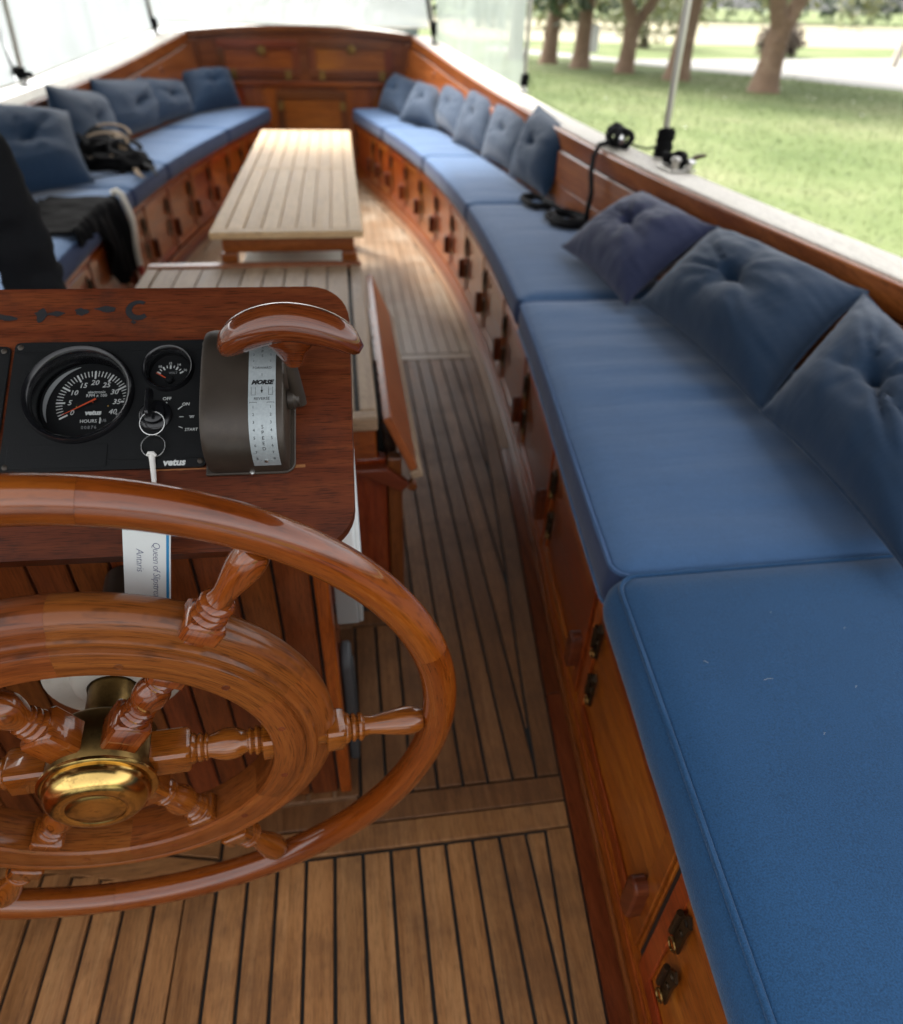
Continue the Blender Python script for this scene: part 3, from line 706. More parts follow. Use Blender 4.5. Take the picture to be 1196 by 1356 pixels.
# ------------------------------------------------------------------ seat cushions
def cushion(s, y0, y1, label, mat='blue', top=.498, th=.088, seed=0, wr=1., bulge=.010, back=None, near=False):
    fi = (lambda y: BX(y)-.010) if s > 0 else (lambda y: SUMB-BX(y)+.010)
    fo = (lambda y: WX(y, .5)-.03) if s > 0 else (lambda y: SUMG-WX(y, .5)+.03)
    if back: fo = back
    ym = (y0+y1)/2; W = abs(fo(ym)-fi(ym)); L = y1-y0; rc = .035
    def axis(T, n):
        e = [0, .008, .018, .027, rc, .05, .07]
        return e+lin(.07, T-.07, n)[1:-1]+[T-q for q in e[::-1]]
    ax, ay = axis(W, 22), axis(L, 46 if near else 34)
    def pos(a, b):
        for (p, T, isx) in ((a, W, 1),): pass
        da = rc-a if a < rc else (a-(W-rc) if a > W-rc else 0); db = rc-b if b < rc else (b-(L-rc) if b > L-rc else 0)
        if da > 0 and db > 0:
            k = max(da, db)/sqrt(da*da+db*db); sa = -1 if a < rc else 1; sb = -1 if b < rc else 1
            a = (rc if a < rc else W-rc)+sa*da*k; b = (rc if b < rc else L-rc)+sb*db*k
        y = y0+b; q = a/W
        return Vector((fi(y)+(fo(y)-fi(y))*q, y, 0))
    nA, nB = len(ax), len(ay); vs = []; fs = []
    def zt(a, b):
        e = min(a, W-a, b, L-b); k = max(0, 1-e/.055)
        z = top-.013*k*k+.010*max(0,sin(pi*a/W))**.6*max(0,sin(pi*b/L))**.6
        nz = noise.noise(Vector((a*2.2+seed*3.1, b*17+seed, seed*1.7)))+.5*noise.noise(Vector((a*3.4, b*33+seed*2, seed)))
        mid = sin(pi*a/W)*min(1, e/.05)
        z += wr*.0035*nz*mid
        z += .0022*noise.noise(Vector((a*5+seed, b*5, 2.3)))*min(1, e/.04)
        # gathers along the piping
        if .004 < e < .075:
            along = b if e in (a, W-a) else a
            z += .0016*max(0, noise.noise(Vector((along*70+seed, e*5, seed))))*(1-e/.075)*(1 if e not in (a, W-a) else .5)
        return z
    for b in ay:
        for a in ax:
            p = pos(a, b); vs.append((p.x, p.y, zt(a, b)))
    for j in range(nB-1):
        for i in range(nA-1):
            fs.append((j*nA+i, j*nA+i+1, (j+1)*nA+i+1, (j+1)*nA+i))
    loop = [i for i in range(nA)]+[j*nA+nA-1 for j in range(1, nB)]+[(nB-1)*nA+i for i in range(nA-2, -1, -1)]+[j*nA for j in range(nB-2, 0, -1)]
    nL = len(loop); P2 = [Vector(vs[k]) for k in loop]; cen = sum(P2, Vector())/nL
    out = []
    for k in range(nL):
        d = P2[(k+1) % nL]-P2[k-1]; n_ = Vector((d.y, -d.x, 0)).normalized()
        if n_.dot(P2[k]-cen) < 0 : n_ = -n_
        out.append(n_)
    prev = loop; zb = top-th
    for tt in (.12, .3, .5, .7, .88, 1.0):
        ring = []
        for k in range(nL):
            o_ = bulge*(sin(pi*min(tt, .999))**.6); zc = P2[k].z+(zb-P2[k].z)*tt
            w_ = .0025*noise.noise(Vector((P2[k].x*9, P2[k].y*9, zc*20+seed)))
            q = P2[k]+out[k]*(o_+w_*sin(pi*tt)); ring.append(len(vs)); vs.append((q.x, q.y, zc))
        for k in range(nL): fs.append((prev[k], prev[(k+1) % nL], ring[(k+1) % nL], ring[k]))
        prev = ring
    fs.append(tuple(prev))
    o = tag(MB().add(vs, fs).build('seat_cushion', mat, None, 60), label, 'cushion', 'blue seat cushions along the benches')
    if mat == 'blue':                        # the side band is a darker blue than the top
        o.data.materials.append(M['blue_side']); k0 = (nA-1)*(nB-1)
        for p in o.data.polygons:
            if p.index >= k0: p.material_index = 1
    pm = MB(); pm.tube([P2[k]+out[k]*.0015+Vector((0, 0, .001)) for k in range(nL)], .0042, 6, True)
    pm.build('piping', 'blue_pipe' if mat == 'blue' else mat, o, 60)
    if near:
        pm = MB(); pm.tube([Vector((P2[k].x, P2[k].y, zb+.003))+out[k]*.003 for k in range(nL)], .004, 6, True); pm.build('piping', mat, o, 60)
    return o
cushion(1, -.45, .735, 'nearest seat cushion on the lawn side, deep teal blue with rounded corner', 'blue_near', .503, .094, 1, .35, .022, None, True)
cushion(1, .742, 1.930, 'long seat cushion under the two dark tufted pillows nearest the camera', 'blue', .497, .09, 2, 1.9, .006, None, True)
cushion(1, 1.936, 3.09, 'lawn side seat cushion with the black rope lying on it', 'blue', .497, .088, 3, .9)
cushion(1, 3.096, 4.175, 'lawn side seat cushion in front of the pillow row, third from the wheel', 'blue', .497, .088, 4)
cushion(1, 4.181, 5.20, 'curved lawn side seat cushion, last but one before the bow', 'blue', .497, .088, 5)
cushion(1, 5.206, 6.13, 'lawn side seat cushion ending against the bow bulkhead', 'blue', .497, .088, 6)
cushion(-1, 5.10, 6.13, 'water side seat cushion ending against the bow bulkhead', 'blue', .497, .088, 7)
cushion(-1, 3.98, 5.094, 'water side seat cushion in front of the row of pillows', 'blue', .497, .088, 8)
cushion(-1, 3.42, 3.974, 'short water side seat cushion under the black bag', 'blue', .497, .088, 9)
cushion(-1, 2.30, 3.414, 'water side seat cushion under the draped black jacket', 'blue', .497, .088, 10)
cushion(-1, 1.1, 2.294, 'water side seat cushion behind the standing person', 'blue', .497, .088, 11)

near_c = [o for o in bpy.data.objects if o.get('label', '').startswith('nearest seat cushion')][0]
r = random.Random(31)
for (x, y, ln) in ((.489, .505, .012), (.646, .576, .003), (.43, .54, .007), (.56, .62, .004), (.52, .42, .003), (.60, .48, .003)):
    a = r.uniform(0, 6.28); MB().tube([(x, y, .5145), (x+cos(a)*ln*.5, y+sin(a)*ln*.5+.001, .5152), (x+cos(a)*ln+.001, y+sin(a)*ln, .5146)], .0003, 5).build('lint', 'print_dim', near_c, 0)
# ------------------------------------------------------------------ pillows
def pillow(b0, b1, t1, t0, label, mat='navy', th=.075, seed=0, n=30, group='', grow=1.02, wide=1.):
    b0, b1, t1, t0 = [Vector(q) for q in (b0, b1, t1, t0)]
    cen = (b0+b1+t0+t1)/4; b0, b1, t1, t0 = [cen+(q-cen)*grow for q in (b0, b1, t1, t0)]
    bm_, tm_ = (b0+b1)/2, (t0+t1)/2; b0, b1, t0, t1 = bm_+(b0-bm_)*wide, bm_+(b1-bm_)*wide, tm_+(t0-tm_)*wide, tm_+(t1-tm_)*wide
    nrm = (b1-b0).cross(t0-b0).normalized()
    if nrm.dot(Vector((-.1, 0, H))-cen) < 0: nrm = -nrm
    size = ((b1-b0).length+(t0-b0).length)/2
    def base(u, v):
        # edges bow inwards, corners poke out
        uu = u*(1-.07*(1-v*v)); vv = v*(1-.07*(1-u*u))
        a, b = (uu+1)/2, (vv+1)/2
        return b0*(1-a)*(1-b)+b1*a*(1-b)+t1*a*b+t0*(1-a)*b
    def thick(u, v, sg):
        r = sqrt(u*u+v*v); q = max(0, (1-u**4)*(1-v**4))**.5*(max(0., (1-u*u)*(1-v*v)))**.28
        h = th*q
        an = math.atan2(v, u)
        dim = exp(-(r/.10)**2)
        pl = .26*max(0, noise.noise(Vector((cos(an)*3.6+seed, sin(an)*3.6, seed))))*exp(-(r/.6)**2)*(1-exp(-(r/.1)**2))
        h *= 1-.42*dim-.20*exp(-(r/.34)**2)-pl*1.1
        h += (.008*noise.noise(Vector((u*2.6+seed*5, v*2.6, seed*2.)))+.004*noise.noise(Vector((u*6+seed*5+v*2, v*6, seed*2.))))*q
        # gathers near edges
        e = min(1-abs(u), 1-abs(v)); al = v if 1-abs(u) < 1-abs(v) else u
        h += .004*noise.noise(Vector((al*11+seed, e*3, seed+sg)))*exp(-(e/.22)**2)*min(1, e/.05)
        return h+.002
    vs, fs = [], []
    g = lin(-1, 1, n); g = [math.copysign(abs(q)**.85, q) for q in g]
    for sg in (1, -1):
        o_ = len(vs)
        for v in g:
            for u in g:
                edge = abs(u) > .999 or abs(v) > .999
                p = base(u, v)+nrm*(sg*(0.001 if edge else thick(u, v, sg)*(1 if sg > 0 else .8)))
                vs.append(p)
        for j in range(n-1):
            for i in range(n-1): fs.append((o_+j*n+i, o_+j*n+i+1, o_+(j+1)*n+i+1, o_+(j+1)*n+i))
    loop = [i for i in range(n)]+[j*n+n-1 for j in range(1, n)]+[(n-1)*n+i for i in range(n-2, -1, -1)]+[j*n for j in range(n-2, 0, -1)]
    for k in range(len(loop)):
        a, b = loop[k], loop[(k+1) % len(loop)]; fs.append((a, b, b+n*n, a+n*n))
    o = tag(MB().add(vs, fs).build('pillow', mat, None, 70), label, 'pillow', group)
    pm = MB(); pm.tube([base(g[k % n] if False else u, v) for u, v in [(q, -1) for q in g[:-1]]+[(1, q) for q in g[:-1]]+[(q, 1) for q in g[:0:-1]]+[(-1, q) for q in g[:0:-1]]], .0035, 6, True)
    pm.build('piping', mat, o, 60)
    c = base(0, 0)+nrm*(thick(0, 0, 1)-.001); X = (b1-b0).normalized(); Y = nrm.cross(X)
    MB().lathe([(.013, -.004), (.0155, .003), (.0125, .0085), (.005, .0115)], 14, frame(c, X, Y, nrm)).build('button', mat, o, 50)
    return o

PG1 = 'tufted navy pillows on the lawn side bench'; PG2 = 'tufted navy pillows on the water side bench'
pillow((.720, 2.314, .535), (.757, 1.79, .53), (1.05, 1.95, .685), (1.0, 2.40, .685), 'violet blue tufted pillow lying tilted beside the black rope', 'navy_violet', .085, 1, 44, PG1)
pillow((.790, 1.748, .54), (.814, 1.161, .54), (1.128, 1.38, .700), (1.052, 1.91, .693), 'dark tufted pillow in the middle of the three nearest pillows', 'navy', .10, 2, 44, PG1, 1.0, 1.08)
pillow((.806, 1.130, .545), (.780, .640, .545), (1.06, .85, .655), (1.122, 1.36, .700), 'nearest large tufted pillow cut by the right picture edge', 'navy', .10, 3, 44, PG1, 1.0, 1.0)
FP = [((.821, 3.559, .525), (.868, 3.203, .525), (1.0, 3.303, .737), (.966, 3.729, .764), 'upright pillow next to the bare stretch of hull, nearest of the far lawn side row'),
      ((.769, 4.03, .525), (.837, 3.631, .525), (.962, 3.751, .706), (.908, 4.32, .737), 'second pillow of the far lawn side row, leaning behind the nearest one'),
      ((.679, 4.507, .525), (.772, 4.164, .525), (.9, 4.404, .72), (.832, 4.807, .742), 'third pillow of the far lawn side row, below the vinyl panel'),
      ((.644, 5.094, .525), (.698, 4.643, .525), (.843, 4.893, .718), (.763, 5.414, .731), 'fourth pillow of the far lawn side row, its top on the cap rail'),
      ((.436, 5.357, .525), (.603, 5.092, .525), (.718, 5.452, .661), (.585, 5.687, .695), 'pale lit pillow, last but one before the bow on the lawn side'),
      ((.320, 5.936, .525), (.441, 5.541, .525), (.594, 5.881, .678), (.448, 6.12, .711), 'small pillow in the lawn side corner of the bow bulkhead')]
for i, q in enumerate(FP): pillow(*q[:4], q[4], 'navy', .085, 10+i, 30, PG1, 1.15, 1.18)
LP = [((-1.40, 3.02, .525), (-1.135, 3.402, .525), (-1.254, 3.722, .74), (-1.47, 3.45, .80), 'big pillow on the water side directly behind the black bag'),
      ((-1.262, 3.72, .525), (-1.217, 4.338, .525), (-1.341, 4.658, .729), (-1.319, 3.973, .808), 'second pillow on the water side, right of the one behind the bag'),
      ((-1.248, 4.337, .525), (-1.135, 5.01, .525), (-1.222, 5.34, .733), (-1.294, 4.637, .781), 'middle pillow of the water side row with the darkest face'),
      ((-1.161, 4.918, .525), (-1.015, 5.521, .525), (-1.133, 5.871, .676), (-1.201, 5.248, .741), 'pillow on the water side, last but one before the bow'),
      ((-.967, 5.62, .525), (-.761, 6.0, .525), (-.827, 6.1, .729), (-1.067, 5.93, .721), 'pillow in the water side corner of the bow bulkhead'),
      ((-1.40, 3.0, .53), (-1.301, 3.404, .53), (-1.42, 3.6, .62), (-1.52, 3.2, .66), 'low dark pillow lying in front of the bag beside the standing person')]
for i, q in enumerate(LP): pillow(*q[:4], q[4], 'navy', .10, 30+i, 26, PG2, 1.1, 1.22)

# ------------------------------------------------------------------ engine box with its drop leaf
BX0, BX1, BY0, BY1, BZ = -.605, .036, 1.215, 2.225, .522
t = thing('engine_box', (-.28, 1.74, 0), 'teak topped engine box with a hanging red leaf behind the console', 'engine box')
MB(None, 'z').box(BX0+.07, BX1-.03, BY0+.05, BY1-.05, .0, BZ-.045).build('carcass', 'dark_gap', t, 0)
for nm, q in (('rail', (BX0, BX1, BY0, BY0+.035, BZ-.03, BZ)), ('rail', (BX0, BX1, BY1-.035, BY1, BZ-.03, BZ+.006))):
    MB(None, 'x').box(*q).build(nm, 'teak_grey' if q[2] < 1.5 else 'hull', t, 0, .004)
for x0 in (BX0, BX1-.035):
    MB().box(x0, x0+.035, BY0+.0355, BY1-.0355, BZ-.03, BZ+.001).build('stile', 'teak_grey', t, 0, .004)
xs = BX0+.041; k = 0
MB().box(BX0+.0355, BX1-.0355, BY0+.0355, BY1-.0355, BZ-.03, BZ-.008).build('caulked_bed', 'caulk', t, 0)
wS = (BX1-.041-xs)/9
while k < 9:
    MB().box(xs+k*wS, xs+(k+1)*wS-.004, BY0+.039, BY1-.039, BZ-.0075, BZ).build('plank', 'teak_grey', t, 0, .001, 1); k += 1
# aft face: rails, stiles and panel
MB(None, 'x').box(BX0+.004, BX1-.004, BY0+.012, BY0+.034, BZ-.105, BZ-.031).build('apron', 'varnish', t, 0, .003)
for a, b, mt_ in ((-.60, -.545, 'varnish'), (-.085, -.04, 'leaf_red'), (.052, .083, 'plank_dark')):
    MB(None, 'z').box(a, b, BY0+.0125, BY0+.04, .0, BZ-.106).build('stile', mt_, t, 0, .003)
MB(None, 'z').box(-.032, .050, BY0+.018, BY0+.045, .0, BZ-.106).build('panel', 'varnish', t, 0, .003)
MB(None, 'z').box(-.54, -.09, BY0+.018, BY0+.045, .0, BZ-.106).build('panel', 'plank_dark', t, 0, .003)
for k in range(4):
    y0 = BY0+.045+k*.25
    MB(None, 'z').box(.052, .0815, y0, y0+.24, .0, BZ-.16).build('side_panel', 'varnish', t, 0, .004)
# leaf hanging from the right edge, sloping outwards
lt = Vector((.046, 0, BZ-.002)); lb = Vector((.108, 0, .372)); ld = (lb-lt).normalized(); lo = Vector((-ld.z, 0, ld.x))
if lo.x < 0: lo = -lo
T = frame((lt.x, 0, lt.z), ld, (0, 1, 0), -lo)
Ln = (lb-lt).length
mb = MB(); mb.v = []
lf = MB(None, 'x').box(0, Ln-.022, BY0-.006, BY1-.13, -.018, 0, T).build('drop_leaf', 'leaf_red', t, 0, .003)
MB().box(Ln-.0215, Ln, BY0-.008, BY1-.128, -.022, .003, T).build('edge_strip', 'teak_grey', lf, 0, .004)
mb = MB(None, 'x'); mb.prism([(-.03, .512-.106), (.048, .512-.106), (.098, .362), (.080, .345)], 0, .022, frame((0, BY0+.01, 0), (1, 0, 0), (0, 0, 1), (0, -1, 0)))
mb.build('bracket', 'plank_dark', t, 0, .003)
MB().tube([(.104, BY0-.004, .352), (.104, BY0+.014, .352)], .010, 10).build('knob', 'plank_dark', t, 40)

# ------------------------------------------------------------------ slatted table
TX0, TX1, TY0, TY1, TZ = -.426, .049, 2.285, 4.30, .60
t = thing('slatted_table', (-.185, 3.2, 0), 'long pale slatted teak table between the two benches', 'table')
fr_ = .045
for q, g in (((TX0, TX1, TY0, TY0+fr_), 'x'), ((TX0, TX1, TY1-fr_, TY1), 'x'), ((TX0+fr_+.002, TX1-fr_-.002, 3.26, 3.305), 'x')):
    MB(None, g).box(*q, TZ-.022, TZ).build('rail', 'teak_pale', t, 0, .004)
for x0 in (TX0, TX1-fr_):
    MB().box(x0, x0+fr_, TY0+fr_+.001, TY1-fr_-.001, TZ-.022, TZ-.0005).build('stile', 'teak_pale', t, 0, .004)
ns = 7; ws = (TX1-TX0-2*fr_-.004)/ns
for a, b in ((TY0+fr_+.003, 3.258), (3.308, TY1-fr_-.003)):
    for k in range(ns):
        x0 = TX0+fr_+.004+k*ws
        MB().box(x0, x0+ws-.0035, a, b, TZ-.020, TZ-.001).build('slat', 'teak_pale', t, 0, .002, 1)
for q in ((TX0+.03, TX1-.03, TY0+.03, TY0+.05), (TX0+.03, TX1-.03, TY1-.05, TY1-.03)):
    MB(None, 'x').box(*q, TZ-.070, TZ-.0225).build('apron', 'hull', t, 0, .003)
for x0 in (TX0+.03, TX1-.05): MB().box(x0, x0+.02, TY0+.052, TY1-.052, TZ-.070, TZ-.0225).build('apron', 'hull', t, 0, .003)
for x0 in (TX0+.022, TX1-.072):
    for y0 in (TY0+.024, TY1-.074): MB(None, 'z').box(x0, x0+.05, y0, y0+.05, .0, TZ-.0711).build('leg', 'hull', t, 0, .004)
MB().box(TX0+fr_+.001, TX1-fr_-.001, TY0+fr_+.0015, TY1-fr_-.0015, TZ-.0215, TZ-.0065).build('slat_bed', 'teak_pale', t, 0)
MB(None, 'x').box(TX0+.045, TX1-.045, 3.13, 3.19, .12, .15).build('stretcher', 'margin', t, 0, .004)
t2 = thing('storage_box', (-.2, 2.75, 0), 'cream box standing under the table, seen between its legs', 'box')
MB().box(-.36, -.02, 2.42, 2.9, .012, .42).build('body', 'strip_white', t2, 0, .008); MB().box(-.365, -.015, 2.415, 2.905, .421, .455).build('lid', 'strip_white', t2, 0, .008)

# ------------------------------------------------------------------ helm console
A = radians(35); YW = radians(2)
DX = Vector((cos(YW), -sin(YW), 0)); DV = Vector((sin(YW)*cos(A), cos(YW)*cos(A), sin(A))); DN = DX.cross(DV)
DO = Vector((-.26, .635, .80))
DF = frame(DO, DX, DV, DN)
def rrect(u0, u1, v0, v1, r, n=8, corners=(1, 1, 1, 1)):
    out = []
    for (cx, cy, a0, on) in ((u1-r, v1-r, 0, corners[0]), (u0+r, v1-r, 90, corners[1]), (u0+r, v0+r, 180, corners[2]), (u1-r, v0+r, 270, corners[3])):
        if not on:
            out.append((cx+(r if a0 in (0, 270) else -r), cy+(r if a0 in (0, 90) else -r))); continue
        for k in range(n+1):
            a = radians(a0+90*k/n); out.append((cx+r*cos(a), cy+r*sin(a)))
    return out
con = thing('helm_console', (-.35, .76, 0), 'varnished wooden helm console with sloping dashboard and planked front', 'console')
def plate_hole(outer, holes, z0, z1, F, name, mat, parent, bevel=0):
    c = bpy.data.curves.new('p', 'CURVE'); c.dimensions = '2D'; c.fill_mode = 'BOTH'; c.extrude = (z1-z0)/2
    for poly in [outer]+holes:
        sp_ = c.splines.new('POLY'); sp_.points.add(len(poly)-1); sp_.use_cyclic_u = True
        for p_, q in zip(sp_.points, poly): p_.co = (q[0], q[1], 0, 1)
    o = bpy.data.objects.new('p', c); COL.objects.link(o); bpy.context.view_layer.update()
    me = bpy.data.meshes.new_from_object(o.evaluated_get(bpy.context.evaluated_depsgraph_get()))
    mb = MB(F, 'x'); mb.add([v.co+Vector((0, 0, (z0+z1)/2)) for v in me.vertices], [list(p.vertices) for p in me.polygons])
    bpy.data.objects.remove(o); bpy.data.curves.remove(c); bpy.data.meshes.remove(me)
    return mb.build(name, mat, parent, 0)
DASH_OUT = rrect(-.62, .2505, -.094, .2205, .045)
dash = plate_hole(DASH_OUT, [[(-.098, .010), (-.098, .146), (.088, .146), (.088, .010)]], -.021, 0, DF, 'dashboard', 'dash', con)
bv_ = dash.modifiers.new('bevel', 'BEVEL'); bv_.width = .005; bv_.segments = 3; bv_.limit_method = 'ANGLE'
MB(DF).box(-.105, .095, .004, .152, -.034, -.0215).build('backing', 'dark_gap', con, 0)
# worn black paint marks on the upper board
def blob(u, v, ru, rv, sd, h=.0006):
    r = random.Random(sd); n = 18; ph = [r.uniform(0, 6.28) for _ in range(3)]
    return [(u+ru*cos(a)*(1+.25*sin(2*a+ph[0])+.2*sin(3*a+ph[1])+.12*sin(5*a+ph[2])), v+rv*sin(a)*(1+.25*sin(2*a+ph[1])+.2*sin(4*a+ph[2]))) for a in lin(0, 2*pi*(1-1/n), n)]
for i, (u, v, ru, rv) in enumerate(((-.018, .193, .010, .0035), (-.045, .190, .006, .0055), (-.087, .186, .007, .008), (-.071, .188, .009, .0025), (-.126, .184, .012, .0035), (.012, .176, .0022, .0022))):
    MB(DF).prism(blob(u, v, ru, rv, 40+i), .0002, .0007).build('paint_mark', 'ink', dash, 0)
c = [(.016+.0135*cos(a), .191+.013*sin(a)) for a in lin(radians(55), radians(318), 16)]; c2 = [(.017+.0075*cos(a)*1.05, .192+.0075*sin(a)) for a in lin(radians(318), radians(60), 16)]
MB(DF).prism(c+c2, .0002, .0007).build('paint_mark', 'ink', dash, 0)
M['bare'] = wood('bare scuffed wood', (.22, .075, .02), (.34, .13, .04), (.45, .20, .07), rough=.6, bump=.2)
r_ = random.Random(8)
low_ = [(u, -.0035-.0045*abs(noise.noise(Vector((u*60, 1, 0))))-.002*(u > .1)) for u in lin(.045, .20, 30)]
MB(DF, 'x').prism(low_+[(.200, -.0125), (.10, -.0132), (.045, -.0045)][::1] if False else [(u, -.0022) for u in lin(.2, .045, 30)][::-1][::-1]+low_, .0001, .0004).build('scuffed_edge', 'bare', dash, 0)
# planked front, sides and back
xA, xB, yF = -.85, -.058, .73
xs = xA; k = 0
zt_ = lambda y: .80+(y-.635)*math.tan(A)-.03
for k in range(15):
    wP = (xB-.022-xA)/15
    MB(None, 'z').box(xA+k*wP, xA+(k+1)*wP-.004, yF, yF+.016, .002, .80).build('plank', 'plank_dark', con, 0, .002, 1)
MB().box(xA, xB-.004, yF+.008, yF+.02, .003, .80).build('backing', 'dark_gap', con, 0)
MB(None, 'z').box(xB-.0215, xB, yF-.004, yF+.03, .001, .82).build('corner_post', 'locker', con, 0, .004)
sd = MB(None, 'z'); sd.prism([(yF+.031, .001), (.875, .001), (.875, .90), (yF+.031, .835)], 0, .02, frame((xB-.0205, 0, 0), (0, 1, 0), (0, 0, 1), (1, 0, 0))); sd.build('side_board', 'varnish', con, 0, .003)
MB(None, 'z').box(xA, xB-.022, .855, .874, .001, .90).build('back_board', 'plank_dark', con, 0)
MB(None, 'x').box(xA, xB-.022, .60, .85, .725, .745).build('under_board', 'plank_dark', con, 0)
# ---- instrument panel
pan = thing('instrument_panel', DF @ Vector((0, .074, 0)), 'black instrument panel with large rev counter, volt gauge and ignition switch', 'instrument panel')
PZ = .004
# dial recesses: the panel is a plate with two round openings
TC, TR = (-.0365, .0855), .0575
VC, VR = (.0545, .1135), .0275
circ = lambda c, r, n=48: [(c[0]+r*cos(a), c[1]+r*sin(a)) for a in lin(0, 2*pi*(1-1/n), n)]
face = plate_hole(rrect(-.1075, .0985, -.002, .1495, .006, 5), [circ(TC, TR-.008), circ(VC, VR-.005)], .0008, PZ, DF, 'face_plate', 'black_plastic', pan)
MB(DF).prism(rrect(-.101, -.002, .002, .0275, .002, 3), PZ+.0001, PZ+.0009).build('blank_plate', 'black_plastic', face, 0, .0005)
for vv in (.1372, .0085): MB(DF).box(-.107, .098, vv, vv+.0008, PZ, PZ+.0006).build('raised_line', 'black_plastic', face, 0)
for u, v in ((-.1015, .1435), (.092, .1435), (.0925, .0045), (-.101, .004)):
    sc = MB(DF @ Matrix.Translation((u, v, PZ))).lathe([(.0032, 0), (.0032, .0006), (.0022, .0014), (.0004, .0016)], 14).build('screw', 'housing', pan, 40)
def gauge(cu, cv, R, rim, depth, name):
    T = DF @ Matrix.Translation((cu, cv, PZ))
    g = MB(T).lathe([(R-rim, -depth), (R-rim, -.004), (R-rim*.92, .003), (R-rim*.55, .0062), (R-rim*.3, .0068), (R-.001, .005), (R, .0003), (R-.001, .0001)], 64, None, False).build(name, 'black_gloss', pan, 50)
    MB(T).lathe([(R-rim-.0002, -depth+.0004), (.0002, -depth+.0006)], 48, None, False).build('dial', 'dial', g, 0)
    MB(T).lathe([(R-rim, -.0035), (R*.5, -.0028), (.0002, -.0026)], 48, None, False).build('glass', 'glass', g, 60)
    return g, T
tach, TT = gauge(TC[0], TC[1], TR, .0085, .021, 'rev_counter')
DZ = -.0200                                  # dial print height below the plate
dc = (-.030-TC[0], .086-TC[1]); ro = .0385
mb = MB(TT)
for i in range(41):
    a = radians(210-240*i/40); big_ = i % 5 == 0
    r0, r1, hw = (ro-.0095, ro, .0009) if big_ else (ro-.0068, ro, .00042)
    mb.box(r0, r1, -hw, hw, DZ, DZ+.0002, Matrix.Translation((dc[0], dc[1], 0)) @ Matrix.Rotation(a, 4, 'Z'))
mb.build('tick_marks', 'print', tach, 0)
mb = MB(TT)
for i, s_ in enumerate(('0', '5', '10', '15', '20', '25', '30', '35', '40')):
    a = radians(210-30*i); rr_ = ro-.0145
    text_into(mb, s_, .0085, Matrix.Translation((dc[0]+rr_*cos(a)*1.02, dc[1]+rr_*sin(a), DZ)), .22)
text_into(mb, 'electronic', .0046, Matrix.Translation((dc[0]+.003, dc[1]+.0125, DZ)))
text_into(mb, 'RPM x 100', .0050, Matrix.Translation((dc[0]+.003, dc[1]+.0082, DZ)))
text_into(mb, 'vetus', .0078, Matrix.Translation((dc[0]+.001, dc[1]-.0125, DZ)), .15, .00035)
text_into(mb, 'HOURS', .0054, Matrix.Translation((dc[0]-.003, dc[1]-.0225, DZ)))
mb.box(dc[0]+.0085, dc[0]+.0098, dc[1]-.0255, dc[1]-.0185, DZ, DZ+.0002)
mb.build('lettering', 'print', tach, 0)
mb = MB(TT); text_into(mb, '00876', .0052, Matrix.Translation((dc[0]-.002, dc[1]-.030, DZ)), 0, 0, 'CENTER', 1.3); text_into(mb, '1/6', .0052, Matrix.Translation((dc[0]+.0125, dc[1]-.0222, DZ)))
mb.build('lettering', 'print_dim', tach, 0)
mb = MB(TT)
pts = [(.0455*cos(a), .0455*sin(a)) for a in lin(radians(98), radians(214), 26)]
pin = [((.0455-.0052*sin(pi*(i/25)))*cos(a), (.0455-.0052*sin(pi*(i/25)))*sin(a)) for i, a in enumerate(lin(radians(214), radians(98), 26))]
mb.prism(pts[1:-1]+pin[1:-1], DZ-.0002, DZ+.0001); mb.build('pale_arc', 'print_dim', tach, 0)  # pale crescent along the left dial edge
mb = MB(TT); a = radians(209); mb.add([(dc[0]+.005*cos(a+pi)+.0011*sin(a), dc[1]+.005*sin(a+pi)-.0011*cos(a), DZ+.004), (dc[0]+.005*cos(a+pi)-.0011*sin(a), dc[1]+.005*sin(a+pi)+.0011*cos(a), DZ+.004),
     (dc[0]+.034*cos(a)-.0003*sin(a), dc[1]+.034*sin(a)+.0003*cos(a), DZ+.004), (dc[0]+.034*cos(a)+.0003*sin(a), dc[1]+.034*sin(a)-.0003*cos(a), DZ+.004)], [(0, 1, 2, 3)])
mb.box(dc[0]-.0006, dc[0]+.0006, dc[1]-.0006, dc[1]+.0006, DZ, DZ+.0039); mb.build('needle', 'needle', tach, 0)
mb = MB(TT); [mb.lathe([(.0013, 0), (.0012, .0008), (.0002, .001)], 10, Matrix.Translation((dc[0]+sx_*.0165, dc[1]-.0045, DZ))) for sx_ in (-1, 1)]; mb.build('screw', 'brass', tach, 0)
volt, VT = gauge(VC[0], VC[1], VR, .005, .010, 'volt_gauge')
DZ2 = -.0092
mb = MB(VT)
for i in range(9):
    a = radians(150-120*i/8); r0 = .0130 if i % 2 else .0118
    mb.box(r0, .0160, -.0005 if i % 2 else -.0008, .0005 if i % 2 else .0008, DZ2, DZ2+.0002, Matrix.Translation((-.001, -.006, 0)) @ Matrix.Rotation(a, 4, 'Z'))
for s_, a in (('10', 128), ('12', 92), ('14', 62), ('16', 32)):
    text_into(mb, s_, .0040, Matrix.Translation((-.001+.0185*cos(radians(a)), -.006+.0185*sin(radians(a)), DZ2)))
mb.build('lettering', 'print', volt, 0)
mb = MB(VT); text_into(mb, 'VOLT', .0036, Matrix.Translation((.002, .0005, DZ2))); mb.build('lettering', 'print_dim', volt, 0)
mb = MB(VT); mb.box(.001, .0165, -.0006, .0006, DZ2+.002, DZ2+.0026, Matrix.Translation((-.001, -.009, 0)) @ Matrix.Rotation(radians(148), 4, 'Z')); mb.build('needle', 'needle', volt, 0)
